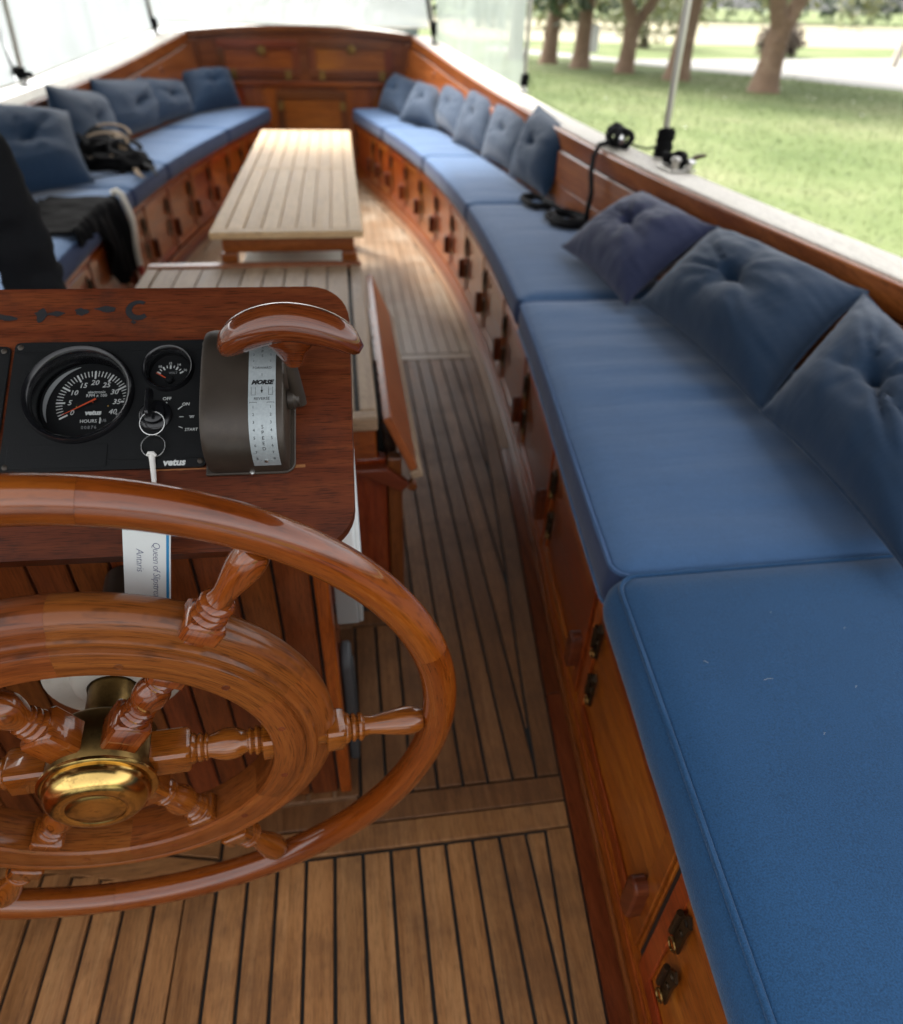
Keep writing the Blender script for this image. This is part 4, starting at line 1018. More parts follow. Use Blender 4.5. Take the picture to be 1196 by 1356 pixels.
MB(VT @ Matrix.Translation((-.001, -.009, DZ2))).lathe([(.0042, .0), (.0042, .0034), (.0036, .0042), (.0003, .0044)], 18).build('needle_hub', 'black_plastic', volt, 40)
# ignition switch
IC = (.044, .058)
sw = MB(DF @ Matrix.Translation((IC[0], IC[1], PZ))).lathe([(.0175, 0), (.0175, .002), (.0155, .004), (.012, .0045), (.0115, .009), (.009, .0102), (.0003, .0104)], 32).build('ignition_switch', 'black_gloss', pan, 40)
mb = MB(DF)
text_into(mb, 'OFF', .0052, Matrix.Translation((.0548, .0775, PZ+.0002))); mb.box(.0542, .0552, .069, .0735, PZ, PZ+.0004)
text_into(mb, 'ON', .0050, Matrix.Translation((.0745, .0705, PZ+.0002)), .15); mb.box(-.003, .003, -.0004, .0004, PZ, PZ+.0004, Matrix.Translation((.069, .0665, 0)) @ Matrix.Rotation(radians(40), 4, 'Z'))
mb.box(.0685, .073, .0555, .0560, PZ, PZ+.0004); text_into(mb, "'00'", .0042, Matrix.Translation((.0815, .0555, PZ+.0002)))
mb.box(-.0022, .0022, -.0003, .0003, PZ, PZ+.0004, Matrix.Translation((.0705, .0435, 0)) @ Matrix.Rotation(radians(-25), 4, 'Z')); text_into(mb, 'START', .0046, Matrix.Translation((.0815, .0405, PZ+.0002)), .1)
mb.build('lettering', 'print', pan, 0)
mb = MB(DF); text_into(mb, 'vetus', .0105, Matrix.Translation((.066, .0035, PZ+.0002)), .12, .0004); mb.build('lettering', 'print', pan, 0)
p2 = thing('blank_panel', DF @ Vector((-.21, .074, 0)), 'second black panel with corner screw, cut by the left picture edge', 'panel')
MB(DF).prism(rrect(-.318, -.1115, -.002, .1455, .006, 5), .0008, PZ).build('face_plate', 'black_plastic', p2, 0, .001)
for u, v in ((-.118, .1395), (-.311, .1395), (-.118, .005), (-.311, .005)):
    MB(DF @ Matrix.Translation((u, v, PZ))).lathe([(.0032, 0), (.0032, .0006), (.0022, .0014), (.0004, .0016)], 14).build('screw', 'housing', p2, 40)
# ---- throttle control
th = thing('throttle_control', DF @ Vector((.145, .07, 0)), 'bronze throttle housing with printed scale and wooden T handle on the dash', 'throttle')
hv_, hn, hc = .0795, .057, .069            # half width along v, height, centre v
def arch(a, k=1., e=0.): 
    c_, s_ = cos(a), sin(a)
    return hc+(hv_+e)*k*math.copysign(abs(c_)**.62, c_), .0015+(hn+e)*k*abs(s_)**.8
rings = []
for u, k in ((.1025, .86), (.1032, .93), (.106, .975), (.110, 1.), (.178, 1.), (.1815, .985), (.184, .95), (.1852, .90)):
    rings.append([(u, *arch(a, k if False else 1., -(1-k)*.03)) for a in lin(pi, 0, 40)])
MB(DF, 'x').loft(rings, True, True).build('housing', 'housing', th, 40)
MB(DF, 'x').prism(rrect(.0985, .1905, -.0125, .1505, .012, 6, (1, 0, 0, 1)), .0008, .004).build('base_flange', 'housing', th, 50, .0015)
rings = []
for a in lin(radians(13), radians(166), 46):
    q0 = arch(a, 1., .0002); q1 = arch(a, 1., .0011); rings.append([(.1512, *q0), (.1780, *q0), (.1780, *q1), (.1512, *q1)])
rings = rings[::-1]
pl = MB(DF, 'x').loft(rings, True, True).build('scale_plate', 'plate', th, 40)
# lettering wrapped round the housing: arc length measured from the front edge
arcs = []; prev = None; Ls = 0
for i in range(400):
    a = pi-(pi*i/399); q = arch(a, 1., .0013)
    if prev: Ls += sqrt((q[0]-prev[0])**2+(q[1]-prev[1])**2)
    arcs.append((Ls, q)); prev = q
def wrap(sv):
    for (l0, q0), (l1, q1) in zip(arcs, arcs[1:]):
        if l1 >= sv:
            k = (sv-l0)/max(1e-9, l1-l0); return q0[0]+(q1[0]-q0[0])*k, q0[1]+(q1[1]-q0[1])*k
    return arcs[-1][1]
LT_ = arcs[-1][0]
flat = MB()
uc = .1646
def tx(s_, size, u, v, sh=0., b=0., rot=0.): text_into(flat, s_, size, Matrix.Translation((u, v, 0)) @ Matrix.Rotation(rot, 4, 'Z'), sh, b)
s0 = .024
for col_u in (uc-.0085, uc+.0085):
    for k, dgt in enumerate('87654321'): tx(dgt, .0042, col_u, s0+.006+k*.0078)
    for e in (-.0034, .0034): flat.box(col_u+e-.00022, col_u+e+.00022, s0+.003, s0+.0655, -.0001, .0001)
    flat.box(col_u-.0034, col_u+.0034, s0+.0655, s0+.0659, -.0001, .0001)
for k, dgt in enumerate('DEEPS'): tx(dgt, .0052, uc, s0+.018+k*.0056)
tx('REVERSE', .0042, uc, s0+.0695)
flat.add([(uc-.0013, s0+.079, 0), (uc+.0013, s0+.079, 0), (uc, s0+.0755, 0)], [(0, 1, 2)]); flat.box(uc-.0003, uc+.0003, s0+.079, s0+.083, -.0001, .0001)
for e in (-1, 1):
    for q in ((uc+e*.0105, uc+e*.0105+.0003, s0+.0735, s0+.0825), (uc+e*.0065, uc+e*.0065+.0003, s0+.0735, s0+.0825)): flat.box(*q, -.0001, .0001)
    flat.box(min(uc+e*.0105, uc+e*.0065), max(uc+e*.0105, uc+e*.0065), s0+.0735, s0+.0738, -.0001, .0001)
tx('MORSE', .0066, uc, s0+.0875, .35, .0004)
tx('I', .005, uc, s0+.096); tx('FORWARD', .0038, uc, s0+.104)
for k, dgt in enumerate('12345678'):
    for col_u in (uc-.0085, uc+.0085): tx(dgt, .0036, col_u, s0+.112+k*.0075)
for k, dgt in enumerate('SPEED'): tx(dgt, .0045, uc, s0+.118+k*.0056)
fv = []
for p in flat.v:
    q = wrap(min(max(p.y, 0), LT_-.001)); fv.append((p.x, q[0], q[1]))
MB(DF).add(fv, flat.f).build('lettering', 'ink', th, 0)
mb = MB(DF); q = wrap(s0+.0028); mb.lathe([(.0022, 0), (.0018, .0010), (.0003, .0013)], 10, Matrix.Translation((uc, q[0], q[1])) @ Matrix.Rotation(radians(60), 4, 'X')); mb.build('rivet', 'chrome', th, 40)
MB(DF @ Matrix.Translation((.146, -.0105, .004)) ).lathe([(.003, 0), (.0026, .0012), (.0004, .0015)], 12).build('screw', 'chrome', th, 40)
# lever and handle
LP0 = Vector((.1965, .062, .026)); LP1 = Vector((.192, .094, .092))
MB(DF @ Matrix.Translation((.186, .062, .026)) @ Matrix.Rotation(pi/2, 4, 'Y')).lathe([(.011, 0), (.011, .006), (.008, .009), (.008, .012)], 20).build('pivot', 'housing', th, 40)
mb = MB(DF, 'z'); ldv = (LP1-LP0); mb.tube([LP0-ldv*.10, LP0, LP0+ldv*.5, LP1], [.0075, .0078, .0062, .0058], 10, False, True, .62); mb.build('lever', 'housing', th, 50)
Ld = ldv.normalized(); Lu = Vector((1, 0, 0)); Lw = Ld.cross(Lu).normalized()
mb = MB(DF, 'x')
rings = []; uvs = []
cen = Vector((.1950, .101, .106))
for q in lin(-1, 1, 29):
    x = q*.0715; drop = -.026*abs(q)**1.9
    e = max(0, 1-min(1, abs(q))**5.5)**.5
    e = max(e, .03)
    ra, rb = .0195*e, .0175*e                 # along lever / across
    c0 = cen+Lu*x+Ld*drop
    ring = []
    for j in range(20):
        an = 2*pi*j/20; ring.append(c0+Ld*ra*sin(an)*(1.06 if sin(an) > 0 else .96)+Lw*rb*cos(an)*1.08); uvs.append((x, ra*sin(an)+rb*.63*cos(an)))
    rings.append(ring)
mb.loft(rings, True, True, False, uvs)
hd = mb.build('handle', 'handle', th, 60)
mb = MB(DF, 'x'); st = []
for tq, rx_, ry_ in ((-.044, .0095, .0095), (-.038, .0125, .011), (-.028, .0175, .0135), (-.016, .029, .0155), (.0, .036, .015)):
    c0 = cen+Ld*tq; st.append([c0+Lu*rx_*cos(a)+Lw*ry_*sin(a) for a in lin(0, 2*pi*(1-1/18), 18)])
mb.loft(st).build('stem', 'handle', hd, 60)
MB(DF).add([cen+Lu*(.0075*cos(a)-.002)+Ld*(.0145+.0016*sin(a)+.0)-Lw*0+Lw*.0 for a in lin(0, 2*pi*.93, 14)], [list(range(14))]).build('plug', 'plank_dark', hd, 0)
# ---- key, rings, cord and tag
key = thing('ignition_key', DF @ Vector((IC[0], IC[1], .016)), 'black ignition key with two split rings hanging in the switch', 'key')
KT = DF @ Matrix.Translation((IC[0]-.001, IC[1]+.004, PZ+.0095))
mb = MB(KT); prof = rrect(-.0052, .0052, -.014, .018, .005, 5)
mb.prism(prof, -.0022, .0022, Matrix.Translation((0, 0, .010)) @ Matrix.Rotation(radians(78), 4, 'Y')); mb.build('key_head', 'black_gloss', key, 40, .001)
def ringat(c, r, tilt, name='split_ring'):
    mb = MB(DF)
    for dz in (0., .0011): mb.tube([Vector((c[0]+r*cos(a), c[1]+r*sin(a)*cos(tilt), c[2]+r*sin(a)*sin(tilt)+dz)) for a in lin(0, 2*pi*(1-1/40), 40)], .00085, 6, True)
    mb.build(name, 'chrome', key, 60)
ringat((.0445, .0445, .0125), .0125, radians(10)); ringat((.0455, .0205, .008), .0120, radians(6))
mb = MB(DF); mb.tube([(.0445, .0105, .009), (.0452, .004, .008), (.0475, -.016, .006), (.048, -.035, .006), (.049, -.060, .006)], [.0035, .0030, .0026, .0022, .0022], 8); mb.tube([(.0405, .0105, .009), (.0425, .012, .0115), (.0465, .012, .0115), (.0485, .0095, .009)], .0019, 6)
cw = DF @ Vector((.049, -.060, .006))
mb.F = None; mb.v = [DF @ q for q in mb.v]
mb.tube([cw, cw+Vector((.001, -.012, -.001)), cw+Vector((.0, -.020, .002)), Vector((-.206, .533, .824))], .0021, 8)
mb.build('cord', 'cord', key, 60)
tg = thing('key_tag', (-.196, .533, .71), 'white paper tag with handwritten name hanging from the key cord', 'tag')
TG = frame((-.206, .532, .782), (.978, -.09, -.19), (.19, .10, .975), Vector((.978, -.09, -.19)).cross(Vector((.19, .10, .975))))
mb = MB(TG, 'z'); mb.prism(rrect(-.0215, .0215, -.084, .048, .003, 3), -.0008, .0008); card = mb.build('card', 'paper', tg, 0)
MB(TG).box(.0178, .0202, -.0838, .0478, .0009, .0012).build('edge_line', 'tag_blue', tg, 0)
mb = MB(TG); R90 = Matrix.Rotation(radians(-90), 4, 'Z')
text_into(mb, 'Queen of Slipstream', .0098, Matrix.Translation((.0085, .002, .0010)) @ R90, .1, -.00018, 'LEFT', .9, .0001)
text_into(mb, 'Antaris', .0098, Matrix.Translation((-.0065, -.008, .0010)) @ R90, .1, -.00018, 'LEFT', .95, .0001)
mb.build('handwriting', 'pen', tg, 0)
# ---- things fixed to the console's right side
t = thing('dispenser', (-.035, .80, .42), 'white ribbed plastic holder with smoky clear lower half under the dash corner', 'holder')
top_ = MB(None, 'z')
top_.box(-.057, -.018, .775, .835, .497, .70); hd_ = top_.build('upper_case', 'paper', t, 0, .004)
for k in range(3): MB(None, 'z').tube([(-.0165, .785+k*.02, .50), (-.0165, .785+k*.02, .698)], .006, 10).build('rib', 'paper', hd_, 50)
lo_ = MB(None, 'z').box(-.056, -.020, .777, .833, .395, .495).build('lower_case', 'clear', t, 0, .004)
for k in range(3): MB(None, 'z').tube([(-.0185, .785+k*.02, .398), (-.0185, .785+k*.02, .494)], .0055, 10).build('rib', 'clear', lo_, 50)
t = thing('rubber_pad', (-.045, .80, .17), 'long dark grey rubber pad on the console side below the white holder', 'pad')
mb = MB(frame((-.0575, .80, .17), (0, 1, 0), (0, 0, 1), (1, 0, 0)), 'y'); mb.prism(rrect(-.03, .03, -.15, .15, .029, 8), 0, .018); mb.build('pad', 'rubber', t, 40, .006, 3)
mb = MB(frame((-.0395, .80, .17), (0, 1, 0), (0, 0, 1), (1, 0, 0)), 'y'); mb.prism(rrect(-.012, .012, -.12, .12, .011, 8), 0, .003); mb.build('ridge', 'rubber', t, 40, .001)

# ------------------------------------------------------------------ steering wheel
tl, yw = -.10, -.09
WXv = Vector((cos(yw), -sin(yw), 0)); WV = Vector((sin(yw)*sin(tl), cos(yw)*sin(tl), cos(tl))); WN = WXv.cross(WV)
WC = Vector((-.295, .47, .539)); WF = frame(WC, WXv, WV, WN)
whl = thing('steering_wheel', WC, "large varnished wooden ship's wheel with brass hub and turned spokes", 'steering wheel')
R0 = .3685
A0 = radians(-5)
def seg_sweep(prof, a0, a1, n, flatuv, name, mat, smooth=50):
    """sweep a closed profile of (r, z) around the hub"""
    rings = []; uvs = []
    for a in lin(a0, a1, n):
        rings.append([(r_*cos(a), r_*sin(a), z_) for r_, z_ in prof]); uvs += [(flatuv*a, (r_-flatuv)+.63*z_) for r_, z_ in prof]
    return MB(WF, 'x').loft(rings, True, True, False, uvs).build(name, mat, whl, smooth)
rp = [(R0+.0200*cos(a), .0185*sin(a)) for a in lin(0, 2*pi*(1-1/24), 24)]
for k in range(6):
    seg_sweep(rp, A0+radians(60*k+22), A0+radians(60*(k+1)+22-.03), 30, R0, 'rim_segment', 'rim')
# felloe ring with mouldings
rg = [(.1790, -.028), (.1770, -.024), (.1770, .018), (.180, .0205), (.2095, .0205), (.2115, .0195), (.2130, .0160), (.2150, .0160), (.2175, .0182), (.2205, .0192), (.2235, .0182),
      (.2255, .0145), (.2262, .0120), (.2290, .0118), (.2360, .0105), (.2425, .006), (.2465, -.001), (.2470, -.009), (.2450, -.018), (.2400, -.025), (.2340, -.028)]
for k in range(6):
    seg_sweep(rg, A0+radians(60*k+30), A0+radians(60*(k+1)+30-.03), 26, .205, 'ring_segment', 'ring', 38)
for k in range(12):
    a = A0+radians(30*k+15); mb = MB(WF @ Matrix.Translation((.1935*cos(a), .1935*sin(a), .0207)))
    mb.lathe([(.0042, 0), (.0038, .0002), (.0030, -.0001), (.0002, -.0004)], 12); mb.build('plug', 'plank_dark', whl, 0)
def sqring(h, s_, r_, z): # squarish ring
    return None
for k in range(6):
    a = A0+radians(60*k)
    T = WF @ Matrix.Rotation(a, 4, 'Z') @ Matrix.Rotation(pi/2, 4, 'Y')        # local Z now points outwards
    mb = MB(T, 'z')
    b = .019
    def block(h0, h1, b, ch=.003):
        sec = [(b-ch, b), (b, b-ch), (b, -b+ch), (b-ch, -b), (-b+ch, -b), (-b, -b+ch), (-b, b-ch), (-b+ch, b)]
        mb.loft([[(x*.9, y*.9, h0-.0015) for x, y in sec], [(x, y, h0) for x, y in sec], [(x, y, h1) for x, y in sec], [(x*.86, y*.86, h1+.0035) for x, y in sec]])
    block(.050, .086, .0185)
    mb.lathe([(.012, .085), (.0165, .089), (.0172, .0915), (.0155, .0945), (.0135, .0955), (.0158, .0975), (.0160, .100), (.0142, .1020), (.0128, .1030), (.0150, .1045), (.0150, .1062), (.0128, .1078),
              (.0128, .110), (.0160, .118), (.0178, .127), (.0172, .136), (.0145, .143), (.0118, .1475), (.0118, .149), (.0148, .1505), (.0152, .1525), (.0130, .1545), (.0122, .1555), (.0160, .1575), (.0166, .160), (.0145, .1625),
              (.0130, .1635), (.0160, .166), (.0160, .169)], 26)
    block(.166, .178, .0175)
    block(.1785, .2365, .0120)
    block(.237, .2540, .0182)
    mb.lathe([(.013, .2545), (.0172, .2570), (.0178, .2595), (.0160, .2625), (.0130, .2640), (.0160, .2655), (.0164, .2680), (.0140, .2705), (.0125, .2715), (.0158, .2730), (.0168, .2755), (.0155, .2780),
              (.0122, .2795), (.0110, .285), (.0110, .291), (.0125, .301), (.0152, .315), (.0168, .327), (.0168, .335), (.0155, .343), (.0125, .3485), (.006, .3505)], 26)
    mb.build('spoke', 'spoke', whl, 42)
hb = MB(WF).lathe([(.028, -.042), (.032, -.038), (.050, -.033), (.0530, -.029), (.0530, .024), (.051, .0265)], 48).build('hub', 'brass_dark', whl, 40)
MB(WF).lathe([(.051, .0266), (.0565, .0268), (.0576, .0282), (.0574, .0308), (.0552, .0320), (.0520, .0324)], 56).build('flange', 'brass', hb, 40)
MB(WF).lathe([(.0515, .0325), (.0517, .0345), (.0512, .0395), (.0492, .0455), (.0455, .0505), (.0400, .0540), (.0345, .0551), (.0292, .0549), (.0285, .0542), (.0276, .0542), (.0268, .0549), (.014, .0556), (.0003, .0558)], 64).build('cap', 'brass', hb, 50)
MB(WF).lathe([(.026, -.10), (.026, -.045)], 24).build('shaft', 'brass_dark', hb, 40)
# helm pump behind the wheel
PF = frame(WC-WN*.105, WXv, WV, WN)
hp = thing('helm_pump', WC-WN*.105, 'cream plastic helm pump housing behind the wheel hub', 'helm pump')
fl = MB(PF).lathe([(.078, -.022), (.079, -.006), (.077, .0), (.072, .0025), (.050, .003), (.047, .004), (.043, .012), (.036, .016), (.028, .017), (.028, .006)], 48).build('flange', 'white_plastic', hp, 40)
mb = MB(PF)
for i, a in enumerate(lin(radians(128), radians(62), 15)):
    mb.box(.0565, .0635, -.0011, .0011, .0024, .0040, Matrix.Rotation(a, 4, 'Z'))
    if i % 3 != 1: mb.box(.0565 if i % 2 else .0622, .0578 if i % 2 else .0635, -.0030, .0015, .0024, .0040, Matrix.Rotation(a, 4, 'Z'))
mb.build('embossed_marks', 'housing', fl, 0)
MB(PF).lathe([(.030, -.155), (.030, -.0225)], 32).build('body', 'housing', hp, 40)

# ------------------------------------------------------------------ canopy posts, clear panels, unseen canopy
def post(base, top, r, label, wrap_=True, mat='steel'):
    t = thing('canopy_post', base, label, 'post', 'posts holding the canopy')
    b, tp = Vector(base), Vector(top)
    MB(None, 'z').tube([b, (b+tp)/2, tp], r, 12).build('tube', mat, t, 50)
    MB().lathe([(.032, -.001), (.032, .006), (.018, .010), (.017, .03)], 16, Matrix.Translation(base)).build('foot', 'chrome', t, 40)
    return t
PZ_ = 1.62
def up(base, lean=(0, 0)): return (base[0]+lean[0], base[1]+lean[1], PZ_)
posts = [((1.150, 2.635, .748), 'steel canopy pole with black clamp standing on the lawn side cap rail'),
         ((1.00, 4.26, .790), 'thin canopy pole at the edge of the clear vinyl panel'),
         ((.700, 5.90, .925), 'canopy pole at the bow corner on the lawn side'),
         ((-1.235, 6.05, .940), 'canopy pole at the bow corner on the water side'),
         ((-1.545, 4.25, .790), 'canopy pole with cross clamp on the water side cap rail')]
PO = []
for i, (b, l) in enumerate(posts): PO.append(post(b, up(b, ((-.02, 0), (0, 0), (-.10, 0), (-.05, 0), (.05, 0))[i]), (.0125, .011, .014, .012, .012)[i], l))
# black wraps at the feet
def knot(name, c, label, n, rad, seed, cat='lashing', r=.009, parent=None, ax=(1, 1, 1)):
    rr_ = random.Random(seed); mb = MB(); pts = []
    for i in range(n*8):
        a = i/8*2*pi; pts.append((c[0]+cos(a)*rad*ax[0]*rr_.uniform(.7, 1.15), c[1]+sin(a)*rad*ax[1]*rr_.uniform(.7, 1.15), c[2]+ax[2]*rad*(-1+2*i/(n*8))+rr_.uniform(-.006, .006)))
    mb.tube(pts, r, 7); return mb
mb = knot('', (1.15, 2.635, .80), '', 6, .024, 1, ax=(1, 1, 1.9), r=.011)
for q in lin(0, 6.28, 5): pass
o = mb.build('clamp', 'black_cloth', PO[0], 60)
for i, hh in ((1, .10), (2, .16), (3, .10), (4, .09)):
    b = posts[i][0]; knot('', (b[0], b[1], b[2]+hh*.5+.01), '', 5, .016, 4+i, ax=(1, 1, hh/.032*.5), r=.010).build('wrap', 'black_cloth', PO[i], 60)
# bent black straps of the bow panels
for i, dx in ((2, -.09), (3, -.05)):
    b = Vector(posts[i][0]); MB().tube([b+Vector((0, -.02, .0)), b+Vector((dx*.25, -.02, .08)), b+Vector((dx*.6, -.02, .22)), b+Vector((dx*.9, -.02, .5)), b+Vector((dx, -.02, .68))], [.022, .02, .017, .014, .014], 8, False, True, .4).build('strap', 'black_cloth', PO[i], 60)
b = Vector(posts[4][0]); MB().tube([b+Vector((-.03, 0, .05)), b+Vector((-.06, 0, .4)), b+Vector((-.02, 0, .82))], .006, 6).build('stay_rope', 'rope', PO[4], 60)
MB().tube([b+Vector((-.05, 0, .06)), b+Vector((.05, 0, .05))], .012, 8).build('cross_clamp', 'black_cloth', PO[4], 40)
def vinyl(name, p0, p1, label, mat='vinyl'):
    t = thing(name, tuple((Vector(p0)+Vector(p1))/2), label, 'vinyl panel', 'clear vinyl weather panels')
    mb = MB(); n = 16; rings = []
    a, b = Vector(p0), Vector(p1); nm = (b-a).cross(Vector((0, 0, 1))).normalized()
    for i in range(n):
        for_ = i/(n-1); q = a+(b-a)*for_; row = []
        for j in range(9):
            z = q.z+(1.60-q.z)*j/8; off = .02*noise.noise(Vector((for_*4, j*.5, p0[0]*3)))
            row.append((q.x+nm.x*off, q.y+nm.y*off, z))
        rings.append(row)
    mb.loft(rings, False, False); mb.build('sheet', mat, t, 60)
    MB().tube([a+Vector((0, 0, .004)), b+Vector((0, 0, .004))], .006, 6).build('hem', 'canvas', t, 60)
    return t
vinyl('vinyl_panel', (.985, 4.28, .80), (.715, 5.88, .935), 'hazy clear vinyl panel between the two forward poles on the lawn side', 'vinyl_light')
vinyl('vinyl_panel', (-1.22, 6.30, 1.0), (.70, 6.30, 1.0), 'hazy clear vinyl panel closing the opening above the bow')
vinyl('vinyl_panel', (-1.21, 6.28, .985), (-1.575, 4.252, .80), 'hazy clear vinyl panel between the two forward poles on the water side')
vinyl('vinyl_panel', (-1.575, 4.248, .80), (-1.76, -.1, .745), 'hazy clear vinyl panel along the water side beside the standing person')
cn = thing('canopy', (-.2, 2.6, PZ_), 'unseen dark blue canvas canopy carried by the steel poles above the boat', 'canopy')  # unseen, implied by the posts; length and colour shaped for the interior light
rr_ = []
for x in lin(-1.52, 1.06, 13):
    zc = PZ_+.26*(1-((x+.23)/1.29)**2)+.005; rr_.append([(x, .1, zc), (x, 4.7, zc), (x, 4.7, zc+.01), (x, .1, zc+.01)])
MB().loft(rr_).build('cloth', 'canopy', cn, 60)

# ------------------------------------------------------------------ ropes and fittings on the lawn side
t = thing('mooring_rope', (.9, 2.9, .51), 'black rope coiled on the cushion and led up to the cap rail', 'rope')
mb = MB(); r = random.Random(9)
def coil(c, ra, rb, n, seed, z0=.507, rise=.006):
    r = random.Random(seed); pts = []
    for i in range(n*14):
        a = i/14*2*pi; k = r.uniform(.86, 1.1); pts.append(Vector((c[0]+ra*cos(a)*k+.012*sin(a*.37), c[1]+rb*sin(a)*k, z0+rise*(i/14)+r.uniform(0, .004))))
    return pts
c1 = coil((.80, 3.02), .055, .10, 3, 1); c2 = coil((.845, 2.72), .065, .10, 4, 2)
mb.tube(c1, .0085, 7); mb.tube(c2, .0085, 7)
mb.tube([c1[-1], (.83, 2.95, .535), (.84, 2.88, .53), c2[0]], .0085, 7)
mb.tube([c2[-1], (.905, 2.66, .56), (.925, 2.70, .62), (.930, 2.75, .68), (.945, 2.79, .73), (.972, 2.82, .762), (1.02, 2.84, .768), (1.05, 2.85, .775)], .0095, 8)
mb.build('line', 'rope', t, 60)
t = thing('cleat', (1.06, 2.86, .747), 'steel cleat wrapped in black rope on the cap rail, left of the pole', 'cleat')
mb = MB(); mb.tube([(1.03, 2.75, .785), (1.05, 2.80, .792), (1.06, 2.86, .790), (1.07, 2.92, .792), (1.09, 2.97, .785)], [.009, .012, .015, .012, .009], 10); mb.build('horn', 'chrome', t, 50)
mb = MB(); [mb.tube([(1.06+.002*q, 2.86+q, .747), (1.06, 2.86+q, .785)], .011, 10) for q in (-.03, .03)]; mb.build('foot', 'chrome', t, 50)
mb = MB(); rr2 = random.Random(4); pts = []
for i in range(60):
    a = i/60*5*2*pi; pts.append((1.06+.034*cos(a)*rr2.uniform(.8, 1.1), 2.86+.055*sin(a*.7), .785+.032*sin(a)*rr2.uniform(.8, 1.1)))
mb.tube(pts, .0095, 7); mb.build('rope_wrap', 'rope', t, 60)
t = thing('fitting', (1.15, 2.45, .745), 'black and steel rail fitting beside the pole foot', 'fitting')
MB().box(1.09, 1.18, 2.40, 2.52, .7445, .752).build('base', 'steel', t, 0, .004)
mb = MB(); pts = [(1.13+.03*cos(a)*(1+.2*sin(3*a)), 2.47+.045*sin(a), .775+.012*sin(a*2.3)) for a in lin(0, 14, 50)]; mb.tube(pts, .010, 7); mb.build('lashing', 'black_cloth', t, 60)
MB().tube([(1.15, 2.44, .765), (1.20, 2.46, .782), (1.235, 2.47, .785)], [.008, .009, .006], 8).build('arm', 'hinge', t, 50)
MB().lathe([(.012, 0), (.013, .02), (.018, .028), (.012, .036), (.002, .038)], 12, Matrix.Translation((1.11, 2.42, .752))).build('knob', 'steel', t, 40)
MB().lathe([(.012, 0), (.013, .016), (.017, .024), (.012, .030), (.002, .032)], 12, Matrix.Translation((1.155, 2.40, .752))).build('knob', 'chrome', t, 40)
t = thing('guy_line', (1.1, 2.75, .76), 'thin black line stretched along the cap rail from cleat to pole', 'line')
MB().tube([(1.09, 2.90, .775), (1.12, 2.82, .757), (1.135, 2.74, .762), (1.142, 2.665, .785)], .004, 6).build('cord', 'rope', t, 60)

# ------------------------------------------------------------------ black bag and jacket on the water side, person
bag = thing('bag', (-1.13, 3.85, .5), 'crumpled black bag with tan straps lying on the water side cushions', 'bag')
def lump(c, rad, seed, n=28, amp=.35):
    vs = []; fs = []
    for j in range(n//2+1):
        th_ = pi*j/(n//2)
        for i in range(n):
            ph = 2*pi*i/n; d = Vector((sin(th_)*cos(ph), sin(th_)*sin(ph), cos(th_)))
            k = 1+amp*noise.noise(d*1.7+Vector((seed, 0, 0)))+amp*.5*noise.noise(d*4.3+Vector((0, seed, 0)))
            p = Vector((c[0]+d.x*rad[0]*k, c[1]+d.y*rad[1]*k, c[2]+d.z*rad[2]*k)); p.z = max(p.z, .502); vs.append(p)
    for j in range(n//2):
        for i in range(n): fs.append((j*n+i, j*n+(i+1) % n, (j+1)*n+(i+1) % n, (j+1)*n+i))
    return MB().add(vs, fs)
lump((-1.20, 3.92, .55), (.15, .17, .085), 3.3, 32, .5).build('body', 'black_cloth', bag, 70)
lump((-1.06, 3.80, .53), (.13, .12, .05), 7.1, 28, .55).build('flap', 'black_cloth', bag, 70)
r = random.Random(12)
for k in range(9):
    c0 = Vector((-1.16+r.uniform(-.12, .16), 3.86+r.uniform(-.1, .1), .55+r.uniform(0, .06))); ra = r.uniform(.05, .11); tiltv = r.uniform(-.6, .6)
    pts = [c0+Vector((ra*cos(a)*1.2, ra*.7*sin(a), ra*.45*sin(a+tiltv)+.02)) for a in lin(0, 5.2, 16)]
    for p in pts: p.z = max(p.z, .51)
    MB().tube(pts, r.choice((.008, .011, .013)), 7, False, True, .5).build('strap', 'rope' if k % 3 else 'webbing', bag, 60)
MB().tube([(-1.13, 4.0, .63), (-1.07, 3.92, .635), (-1.03, 3.84, .60), (-1.04, 3.76, .545)], .020, 8, False, True, .3).build('strap', 'webbing', bag, 60)
MB().tube([(-1.22, 4.06, .63), (-1.26, 3.98, .645), (-1.30, 3.9, .60)], .02, 8, False, True, .3).build('strap', 'webbing', bag, 60)
MB().tube([(-1.05, 3.78, .53), (-.97, 3.70, .525), (-.93, 3.60, .512), (-.90, 3.56, .508)], [.016, .012, .010, .006], 8, False, True, .5).build('strap', 'webbing', bag, 60)
MB().tube([(-1.02, 3.72, .52), (-.94, 3.74, .535), (-.88, 3.66, .53), (-.85, 3.58, .512)], [.02, .016, .012, .006], 8, False, True, .5).build('strap', 'rope', bag, 60)
MB().tube([(-1.40, 3.42, .507), (-1.28, 3.46, .506), (-1.12, 3.55, .506), (-1.0, 3.66, .508)], .0055, 6).build('drawstring', 'rope', bag, 60)

